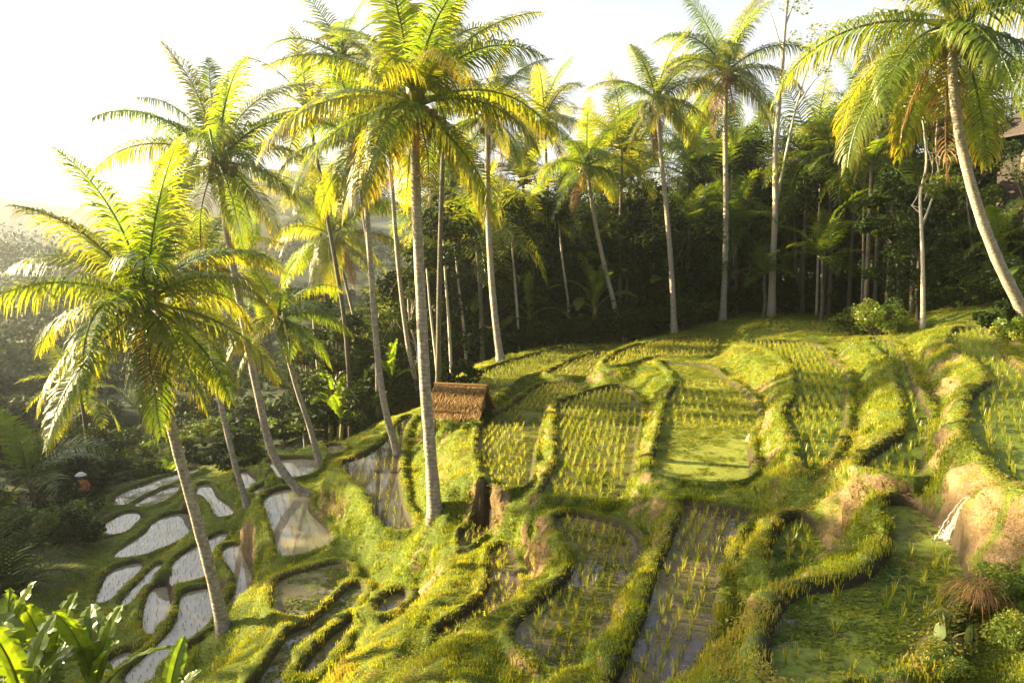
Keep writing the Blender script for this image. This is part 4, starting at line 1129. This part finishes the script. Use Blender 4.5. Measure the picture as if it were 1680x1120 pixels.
# undergrowth along the edge of the wood
k = 0; t = 0
while k < 110 and t < 5000:
    t += 1
    y = wr.uniform(38, 58); x = wr.uniform(-.25, .62) * y
    edge = np.interp(x, [-16, -7, -2, 4, 12, 15, 24, 30, 60], [44, 42, 47, 48.2, 49.0, 54.5, 53.5, 38, 38])
    if not (edge < y < edge + 6) or not free(x, y, .7): continue
    place = 'left of the hut' if x < -3 else ('behind the upper paddies' if x < 13 else 'on the right of the wood')
    if k % 8 == 3: banana(x, y, wr.uniform(1.2, 1.8), 'dark banana plant at the foot of the wood ' + place, 7, 'banana plants at the wood edge ' + place, k + 90)
    elif k % 5 == 4: fern(0, x, y, wr.uniform(.9, 1.7), 'dark fern at the foot of the wood ' + place, 'ferns at the wood edge ' + place)
    else: shrub(int(wr.integers(0, 3)), x, y, wr.uniform(1.3, 3.0), 'dark leafy shrub at the foot of the wood ' + place, 'shrubs at the wood edge ' + place)
    k += 1
# valley vegetation at the lower left
k = 0; t = 0
while k < 85 and t < 6000:
    t += 1
    y = wr.uniform(23, 62); x = -wr.uniform(.30, .74) * y
    if y < 47 and x > np.interp(y, [20, 26, 33, 40, 47], [-15.5, -16.3, -18.6, -19.5, -14]): continue
    if not free(x, y, .9): continue
    u, v = project(np.array(x), np.array(y), ground(x, y))
    if u < -60: continue
    if k % 4 == 0: fern(k % 8 // 4, x, y, wr.uniform(1.0, 2.0), 'big arching fern in the misty valley at lower left', 'ferns in the valley at left')
    elif k % 9 == 1 and u < 60 and y > 36: banana(x, y, wr.uniform(.9, 1.4), 'banana plant among shrubs in the misty valley at lower left', 7, 'banana plants in the valley at left', k)
    else: shrub(int(wr.integers(0, 4)), x, y, wr.uniform(.9, 2.0), 'leafy shrub in the misty valley at lower left', 'shrubs in the valley at left')
    k += 1
# right slope
k = 0; t = 0
while k < 26 and t < 3000:
    t += 1
    y = wr.uniform(24, 42); x = wr.uniform(.50, .76) * y
    if not free(x, y, 1.2): continue
    u, v = project(np.array(x), np.array(y), ground(x, y))
    if v > 505 or u < 1380: continue
    if k % 6 == 5: banana(x, y, wr.uniform(.8, 1.2), 'shaded banana plant on the slope below the house', 7, 'banana plants below the house', k + 50)
    else: shrub(int(wr.integers(0, 5)), x, y, wr.uniform(.9, 1.9), 'shrub on the shaded slope between the wood and the house', 'shrubs on the right slope')
    k += 1
for u, v, kd, s, dp, lb in [(1445, 520, 4, 1.25, 34, 'round light green bush left of the slim pale tree'), (1400, 522, 2, 1.3, 36, 'low dark bush beside the round light green bush'), (1672, 425, 3, .8, 24, 'bright leafed bush at the right edge above the bowed trunk'),
      (1640, 470, 1, .9, 27, 'large leafed dark bush left of the bowed trunk'), (760, 612, 0, .9, 30, 'low bush behind the roof ridge of the thatched hut')]:
    p = np.array(at_depth(u, v, dp)); shrub(kd, p[0], dp, s, lb)

# ------------------------------------------------------------------ thatched hut
M_thatch = leaf_mat('thatch_straw', [(0.0, (0.08, 0.045, 0.018)), (0.5, (0.24, 0.13, 0.045)), (1.0, (0.44, 0.28, 0.11))], trans=0.1, rough=0.8, tcol=(1, .9, .7), spec=.1, vary=0.0)
M_mat = plain_mat('woven_wall', (0.13, 0.10, 0.07), (0.30, 0.24, 0.18), 16, .9)
M_tile = plain_mat('roof_tile', (0.018, 0.013, 0.011), (0.05, 0.036, 0.03), 14, .8, .6, .02)
M_tin = plain_mat('weathered_tin', (0.14, 0.12, 0.11), (0.27, 0.24, 0.21), 5, .55)
M_dark = plain_mat('shaded_house_wood', (0.012, 0.009, 0.007), (0.035, 0.025, 0.018), 10, 0.85)  # darker copy of the wood, carrying the shade of the surrounding trees
M_shutter = plain_mat('window_shutter', (0.03, 0.018, 0.01), (0.07, 0.042, 0.02), 6, .6)  # plain dark brown boards
def prism(mb, P, T, tint=.5):
    """slab: four corners P (top face) extruded down by vector T"""
    P = np.array(P, float); Q = P - np.array(T, float)
    mb.add(np.vstack([P, Q]), [(0,1,2,3),(7,6,5,4),(0,4,5,1),(1,5,6,2),(2,6,7,3),(3,7,4,0)], tint)

def hut():
    c = on_ground(756, 692); y = c[1]; z0 = float(ground(c[0], c[1])) + .12
    zt = at_depth(752, 632, y)[2]                                    # ridge height from the photograph
    s_ = max(.8, (zt - z0) / 1.5)
    o = empty('thatched_hut', (c[0], c[1], z0), 'small thatched hut with a shaggy orange straw roof on the terrace edge', 'hut', None, R(-14))
    hh = zt - z0; W, D = 1.55, 1.1; e = hh - .62
    mb = MB(); mb.box((0, D/2-.04, e/2), (W-.1, .05, e)); mb.box((W/2-.08, 0, e/2+.06), (.05, D-.1, e+.1)); mb.box((W*.22, -D/2+.05, e*.5), (W*.5, .04, e)); mb.build('wall', M_mat, o)
    for sx in (-1, 1):
        for sy in (-1, 1):
            mb = MB(); mb.tube([(sx*(W/2-.03), sy*(D/2), -.5), (sx*(W/2-.03), sy*D/2, e+.1)], .035, 6); mb.build('post', M_wood, o)
    mb = MB()
    r = np.random.default_rng(4)
    for sy in (-1, 1):
        ed = .30
        A = [(-W/2-.2, sy*(D/2+ed), e-.22), (W/2+.2, sy*(D/2+ed), e-.22), (W/2+.14, 0, hh), (-W/2-.14, 0, hh)]
        if sy < 0: A = [A[1], A[0], A[3], A[2]]
        prism(mb, A, (0, 0, .1), .3)
        n = 3400; a = r.uniform(0, 1, n); b = r.uniform(0, 1, n)
        for q, p in zip(a, b):
            x = (-1 + 2*q) * (W/2 + .2 - .06*p); yy = sy*(D/2+ed)*(1-p); zz = (e-.22) + (hh-e+.22)*p
            L = r.uniform(.14, .34); wv = r.uniform(.008, .016); dx = r.normal(0, .03); lift = r.uniform(.005, .075)
            dn = np.array([dx, sy*(D/2+ed), -(hh-e+.22)]); dn /= np.linalg.norm(dn); nn = np.array([0, sy*.6, .8])
            p0 = np.array([x, yy, zz]) + nn*.02; p1 = p0 + dn*L + nn*lift
            mb.add([p0-[wv,0,0], p0+[wv,0,0], p1+[wv*.5,0,0], p1-[wv*.5,0,0]], [(0,1,2,3)], float(np.clip(r.normal(.45+.25*math.sin(p*13), .28), 0, 1)))
    mb.tube([(-W/2-.16, 0, hh+.02), (W/2+.16, 0, hh+.02)], .06, 7, True, .6, .15)
    mb.build('roof', M_thatch, o)
    mb = MB(); mb.tube([(-W/2-.3, -.9, -.5), (-W/2-.28, -.85, .9)], .03, 6); mb.build('prop_pole', M_wood, o)
    p = o.matrix_basis.translation
    for k, (u, v, s, kd) in enumerate([(744, 706, .38, 4), (772, 706, .36, 3), (716, 706, .34, 4), (796, 684, .3, 2)]):
        g = on_ground(u, v)
        shrub(kd, g[0], g[1], s, ['leafy bush growing in front of the hut opening', 'bright bush under the right corner of the hut', 'small bush at the left post of the hut', 'low dark bush behind the right wall of the hut'][k])
hut()
g = on_ground(700, 720)
def brush(name, label, cat, p, n, L, mat, seed, spread=1.0, w=.02, rise=.5, fall=1.25):
    """heap of dry stalks and blades"""
    r = np.random.default_rng(seed); V, F, T = [], [], []
    for i in range(n):
        a = r.uniform(0, 6.28); d = np.array([math.cos(a), math.sin(a), 0]); s = np.array([-d[1], d[0], 0]) * w * r.uniform(.5, 1.2)
        q = d * r.uniform(0, .25) * spread * r.uniform(.2, 1) + [0, 0, r.uniform(0, .3) * rise]; l = L * r.uniform(.3, 1.3); b = len(V); t0 = r.uniform(0, .8)
        for t in (0, .35, .7, 1):
            c = q + d * l * .6 * t + np.array([0, 0, rise * l * (t - fall * t * t)])
            V += [c - s * (1 - .8 * t), c + s * (1 - .8 * t)]; T += [t0 + .15 * t] * 2
        F += [(b + 2*j, b + 2*j + 1, b + 2*j + 3, b + 2*j + 2) for j in range(3)]
    o = link(name, mesh_np(name, np.array(V), np.array(F), np.array(T)), mat); o.location = p
    return tag(o, label, cat)
brush('fallen_frond', 'fallen brown palm leaves lying on the bank below the hut', 'fallen frond', g, 60, .9, M_dead, 2, 1.5, .03, .25)

# ------------------------------------------------------------------ house on the right slope
def house():
    y = 35.0
    c = np.array(at_depth(1680, 330, y)); z0 = float(ground(c[0], c[1]))
    o = empty('house', (c[0] + 4.2, c[1] + 2.5, z0), 'dark wooden house with a tiled roof, half hidden at the right edge above the wood', 'house', None, R(18))
    ze = at_depth(1640, 200, y)[2] - z0
    mb = MB(); mb.box((0, 0, ze/2), (5.5, 4, ze)); mb.build('wall', M_dark, o)
    for k in range(3):
        f = MB(); f.box((-1.8 + 1.7*k, -2.03, ze - 1.3), (1.0, .07, 1.3)); w = f.build('window', M_dark, o)
        f = MB(); f.box((-1.8 + 1.7*k, -2.075, ze - 1.3), (.84, .02, 1.14)); f.build('shutter', M_shutter, w)
    f = MB(); f.box((-2.78, .2, ze - 1.4), (.06, 1.1, 1.3)); f.build('window', M_shutter, o)
    mb = MB()
    for A in ([(-3.7,-3,ze-.2),(3.7,-3,ze-.2),(1.6,0,ze+1.9),(-1.6,0,ze+1.9)], [(3.7,3,ze-.2),(-3.7,3,ze-.2),(-1.6,0,ze+1.9),(1.6,0,ze+1.9)]): prism(mb, A, (0,0,.12))
    for A in ([(-3.7,3,ze-.2),(-3.7,-3,ze-.2),(-1.6,0,ze+1.9),(-1.62,0.01,ze+1.9)], [(3.7,-3,ze-.2),(3.7,3,ze-.2),(1.6,0,ze+1.9),(1.62,-.01,ze+1.9)]): prism(mb, A, (0,0,.12))
    rf = mb.build('roof', M_tile, o)
    mb = MB(); mb.tube([(-1.7,0,ze+1.95),(1.7,0,ze+1.95)], .12, 7); mb.build('ridge', M_tile, rf)
    mb = MB(); prism(mb, [(-4.2,-4.2,ze-3.0),(2.4,-4.2,ze-3.0),(2.4,-2.0,ze-2.3),(-4.2,-2.0,ze-2.3)], (0,0,.06)); aw = mb.build('awning', M_tin, o)
    for x in (-4.0, -2, 0, 2.2):
        mb = MB(); mb.box((x, -4.05, (ze-3.05)/2), (.12, .12, ze-3.05)); mb.build('post', M_dark, o)
house()

# ------------------------------------------------------------------ farmer in the valley
def farmer():
    y = 36.5
    p = np.array(at_depth(135, 826, y)); p[2] = float(ground(p[0], p[1]))
    hat_z = at_depth(134, 771, y)[2]
    s = min(max((hat_z - p[2]) / 1.68, .9), 1.25)
    o = empty('person', p, 'farmer in an orange shirt and round white hat standing among valley shrubs', 'person', None, R(35), s)
    skin = plain_mat('skin', (0.17, 0.085, 0.05), (0.21, 0.11, 0.065), 6, .6)
    me = bpy.data.meshes.new('body')
    J = {'pel': (0,0,.92,.15),'bel': (0,-.01,1.08,.14),'che': (0,0,1.28,.16),'neck': (0,.01,1.45,.055),'hd0': (0,-.01,1.54,.085),'hd1': (0,-.015,1.63,.095),
         'shl': (-.17,0,1.38,.065),'ell': (-.25,-.02,1.12,.045),'wrl': (-.22,-.2,.95,.03),'shr': (.17,0,1.38,.065),'elr': (.26,-.03,1.12,.045),'wrr': (.2,-.22,1.0,.03),
         'hpl': (-.09,0,.86,.10),'knl': (-.1,-.04,.48,.07),'anl': (-.1,.02,.08,.045),'tol': (-.1,-.14,.03,.035),'hpr': (.09,0,.86,.10),'knr': (.1,-.02,.48,.07),'anr': (.1,.04,.08,.045),'tor': (.1,-.12,.03,.035)}
    E = [('pel','bel'),('bel','che'),('che','neck'),('neck','hd0'),('hd0','hd1'),('che','shl'),('shl','ell'),('ell','wrl'),('che','shr'),('shr','elr'),('elr','wrr'),('pel','hpl'),('hpl','knl'),('knl','anl'),('anl','tol'),('pel','hpr'),('hpr','knr'),('knr','anr'),('anr','tor')]
    names = list(J); V = [J[k][:3] for k in names]; rad = [J[k][3] for k in names]
    Ei = [(names.index(a), names.index(b)) for a, b in E]
    for w, sx in (('wrl', -1), ('wrr', 1)):                                    # five short finger chains per hand
        b = np.array(J[w][:3]); i0 = names.index(w)
        V.append(tuple(b + [0, -.06, -.03])); rad.append(.028); ip = len(V) - 1; Ei.append((i0, ip))
        for f in range(5):
            q = np.array(V[ip]) + [(f - 2) * .016, -.03 if f else .0, -.01]; V.append(tuple(q)); rad.append(.009); Ei.append((ip, len(V) - 1))
            V.append(tuple(q + [(-.02 * sx if f == 0 else 0), -.03, -.025])); rad.append(.008); Ei.append((len(V) - 2, len(V) - 1))
    V.append((0, -.115, 1.565)); rad.append(.018); Ei.append((names.index('hd0'), len(V) - 1))      # nose
    me.from_pydata(V, Ei, [])
    b = link('body', me, skin, o)
    md = b.modifiers.new('skin', 'SKIN'); b.modifiers.new('sub', 'SUBSURF').render_levels = 1
    for sv, r in zip(me.skin_vertices[0].data, rad): sv.radius = (r, r)
    me.skin_vertices[0].data[0].use_root = True
    shirt = plain_mat('orange_shirt', (0.36, 0.11, 0.03), (0.46, 0.16, 0.05), 5, .9)
    mb = MB(); a = np.arange(13) / 12 * 2 * math.pi
    mb.tube([(0,0,.95),(0,-.01,1.1),(0,0,1.28),(0,0,1.40),(0,0,1.46)], [.195,.185,.20,.17,.085], 14, True); mb.tube([(-.14,0,1.38),(-.21,-.01,1.25),(-.245,-.02,1.13)], [.085,.08,.075], 9); mb.tube([(.14,0,1.38),(.21,-.01,1.25),(.255,-.03,1.13)], [.085,.08,.075], 9)
    mb.build('shirt', shirt, o, True)
    mb = MB(); mb.tube([(0,0,.98),(0,0,.86),(0,-.01,.74)], [.20,.205,.21], 14, True)
    for sx in (-1, 1): mb.tube([(sx*.09,0,.84),(sx*.1,-.03,.5),(sx*.1,0,.25)], [.12,.095,.08], 10)
    mb.build('trousers', plain_mat('pale_sarong', (0.30, 0.36, 0.30), (0.42, 0.47, 0.40), 5, .9), o, True)
    mb = MB(); mb.tube([(0,-.01,1.63),(0,-.01,1.645),(0,-.01,1.70),(0,-.01,1.755),(0,-.01,1.775)], [.215,.22,.16,.09,.02], 18, True); mb.build('hat', plain_mat('white_hat', (0.66,0.65,0.62), (0.76,0.75,0.72), 8, .7), o, True)
farmer()
for u, v, y, kd, s_, lb in [(128, 838, 35.2, 1, .55, 'dark shrub hiding the legs of the farmer'), (146, 836, 35.0, 3, .5, 'bright shrub right beside the farmer'), (112, 830, 35.8, 0, .6, 'shrub left of the farmer')]:
    q = np.array(at_depth(u, v, y)); shrub(kd, q[0], y, s_, lb)

# ------------------------------------------------------------------ water running between the terraces
def foam_mat():
    m, nt, b, out = new_mat('white_water')
    n = noise(nt, 22, 4, .6)
    nt.links.new(ramp(nt, n, [(.3, (.55, .52, .46)), (.6, (.85, .83, .78))]), b.inputs['Base Color'])
    b.inputs['Roughness'].default_value = .25
    al = ramp(nt, noise(nt, 30, 3, .5), [(.3, (.1,) * 3), (.7, (.34,) * 3)])
    nt.links.new(al, b.inputs['Alpha'])
    return m
M_foam = foam_mat()
def waterfall(label, top, bottom, width, splash=0.0, strands=16, seed=0, arc=.25):
    r = np.random.default_rng(seed); top, bottom = np.array(top, float), np.array(bottom, float)
    o = empty('waterfall', bottom, label, 'waterfall')
    d = bottom - top; h = np.array([d[0], d[1], 0]); h /= np.linalg.norm(h) + 1e-9; s = np.array([-h[1], h[0], 0])
    mb = MB()
    for i in range(strands):
        off = r.normal(0, width * .42); t = np.linspace(0, 1, 12)[:, None]
        f = np.clip(t / (.6 + arc), 0, 1)
        P = top - bottom + (d * [1, 1, 0]) * (t ** .9) + np.array([0, 0, 1]) * d[2] * t ** 1.2 + s * (off * (.35 + 1.1 * t)) + h * r.normal(0, .03) * t
        P = P + r.normal(0, .006, P.shape)
        mb.tube(P, np.linspace(.003, .006, 12) * r.uniform(.5, 1.6) * (width / .12) ** .5, 6, False)
    mb.build('stream', M_foam, o, True)
    if splash:
        mb = MB()
        for i in range(260):
            a = r.uniform(0, 6.28); q = splash * abs(r.normal(0, .5)); c = np.array([math.cos(a) * q, math.sin(a) * q, abs(r.normal(0, .05)) * (1.6 - q / splash)])
            rr = r.uniform(.004, .012) * (1.1 - .3 * q / splash)
            mb.tube([c - [0, 0, rr], c - [0, 0, rr * .5], c + [0, 0, rr * .5], c + [0, 0, rr]], [rr * .5, rr, rr, rr * .4], 6)
        tag(mb.build('foam', M_foam, o, True), kind='stuff')
t = on_ground(1592, 820); b = np.array(at_level(1553, 888, 3.28))
waterfall('white waterfall spouting over the right bank into the pond with a splash', t + [0, 0, .03], b, .09, .2, 12, 1)
t = on_ground(1247, 694); b = np.array(at_level(1228, 724, 4.19)); waterfall('thin white trickle from the bank into the algae covered paddy', t + [0, 0, .04], b, .05, .12, 9, 2)
t = on_ground(1404, 562); b = np.array(at_level(1374, 588, 3.59)); waterfall('thin water spout at the top of the lush paddy', t + [0, 0, .05], b, .04, .0, 6, 3)
t = on_ground(552, 884); b = np.array(at_level(533, 902, 8.29)); waterfall('small trickle down the grassy bank into the white pond', t + [0, 0, .05], b, .06, .0, 8, 4)
t = np.array(at_level(740, 1050, 5.74)); b = t + [-.28, -.42, -.55]; waterfall('little overflow at the near end of the narrow muddy strip', t, b, .05, .0, 7, 5)
g0, g1 = on_ground(1664, 518), np.array(at_level(1630, 548, 2.19))
waterfall('pale rill running down the right slope from the bowed palm', g0 + [0, 0, .05], g1, .10, .0, 12, 6)

# ------------------------------------------------------------------ bananas at the bottom left, plants at the bottom right
for k, (u, v, y, s, lb) in enumerate([(80, 1130, 10.5, .8, 'banana plant with tall upright glossy leaves, middle of the bottom left clump'), (12, 1120, 10.0, .8, 'banana plant cut by the left edge at the bottom'),
      (155, 1150, 10.0, .75, 'banana plant with bright leaves at the right of the bottom left clump'), (40, 1180, 9.2, .75, 'lowest banana plant at the bottom left corner'), (278, 1180, 9.0, .45, 'single young banana leaf shoot at the bottom edge')]):
    p = at_depth(u, v, y); gz = float(ground(p[0], y)); st = max((p[2] - gz) / s, .5)
    banana(p[0], y, s, lb, 9 if k < 4 else 3, 'banana clump at bottom left' if k < 4 else None, k + 5, st)
M_straw = leaf_mat('dry_orange_leaf', [(0.0, (0.16, 0.075, 0.025)), (1.0, (0.42, 0.22, 0.08))], trans=0.35, rough=0.7)
g = on_ground(1606, 1010); brush('dead_plant', 'dry orange brown drooping plant at the bottom right corner', 'dead plant', g + [0, 0, .16], 260, .24, M_straw, 7, 1.2, .007, .6, 1.7)
for u, v, kd, s, lb in [(1664, 1000, 4, .34, 'bright green bush right of the dry plant'), (1690, 1080, 4, .30, 'leafy bush in the bottom right corner'), (1545, 1100, 4, .2, 'low bush left of the dry plant'), (1640, 962, 4, .22, 'small bush on the bank above the dry plant')]:
    g = on_ground(u, v); shrub(kd, g[0], g[1], s, lb)
def taro():
    g = on_ground(1552, 1052)
    o = empty('taro_plant', g, 'pale heart leafed taro plant at the pond edge left of the dry plant', 'taro plant')
    r = np.random.default_rng(3)
    for k, (dx, dy, h, sz, az, tl) in enumerate([(-.02, .05, .24, .06, 2.0, .9), (-.05, -.03, .15, .06, 3.6, 1.4), (.09, -.02, .12, .065, 5.2, 1.5), (.04, .1, .18, .06, .8, .8)]):
        mb = MB(); tip = np.array([dx * 2, dy * 2, h]); mb.tube([(0, 0, -.03), tip * [.4, .4, .6], tip], [.009, .007, .005], 6)
        st = mb.build('leaf_stalk', M_petiole, o)
        n = 22; V = [(0, 0, 0)]; 
        for i in range(n):
            a = i / n * 2 * math.pi; rr = sz * (1 + .55 * math.cos(a) * (1 if math.cos(a) > 0 else .25)) * (1 - .55 * math.exp(-((a - math.pi) / .28) ** 2))
            V.append((rr * math.cos(a), rr * .8 * math.sin(a), -.25 * abs(rr * math.sin(a)) ))
        V = np.array(V); M = np.array((Matrix.Rotation(az, 3, 'Z') @ Matrix.Rotation(tl, 3, 'Y')))
        mb = MB(); mb.add(V @ M.T + tip, [(0, i + 1, (i + 1) % n + 1) for i in range(n)], .6); mb.build('leaf', M_taro, o, True)
taro()

# ------------------------------------------------------------------ morning mist: one even volume round everything
def haze():
    x0, x1, y0, y1 = float(gx[0]) - 2, float(gx[-1]) + 2, float(gy[0]) - 2, float(gy[-1]) + 2
    zmin = float(H.min()) - 1.0
    zmax = float(max(H.max() + 2.0, CAM_Z + 24.0))
    mb = MB()
    mb.box(((x0 + x1) / 2, (y0 + y1) / 2, (zmin + zmax) / 2), (x1 - x0, y1 - y0, zmax - zmin))
    m = bpy.data.materials.new('haze'); m.use_nodes = True
    nt = m.node_tree; nt.nodes.clear()
    out = nt.nodes.new('ShaderNodeOutputMaterial')
    pv = nt.nodes.new('ShaderNodeVolumePrincipled')
    pv.inputs['Color'].default_value = (0.93, 0.96, 0.98, 1)
    pv.inputs['Density'].default_value = HAZE_DENSITY
    pv.inputs['Anisotropy'].default_value = HAZE_G
    nt.links.new(pv.outputs[0], out.inputs['Volume'])
    o = mb.build('haze', m)
    tag(o, 'pale morning mist filling the valley', 'haze', kind='stuff')
HAZE_DENSITY, HAZE_G = 0.00085, 0.87
haze()
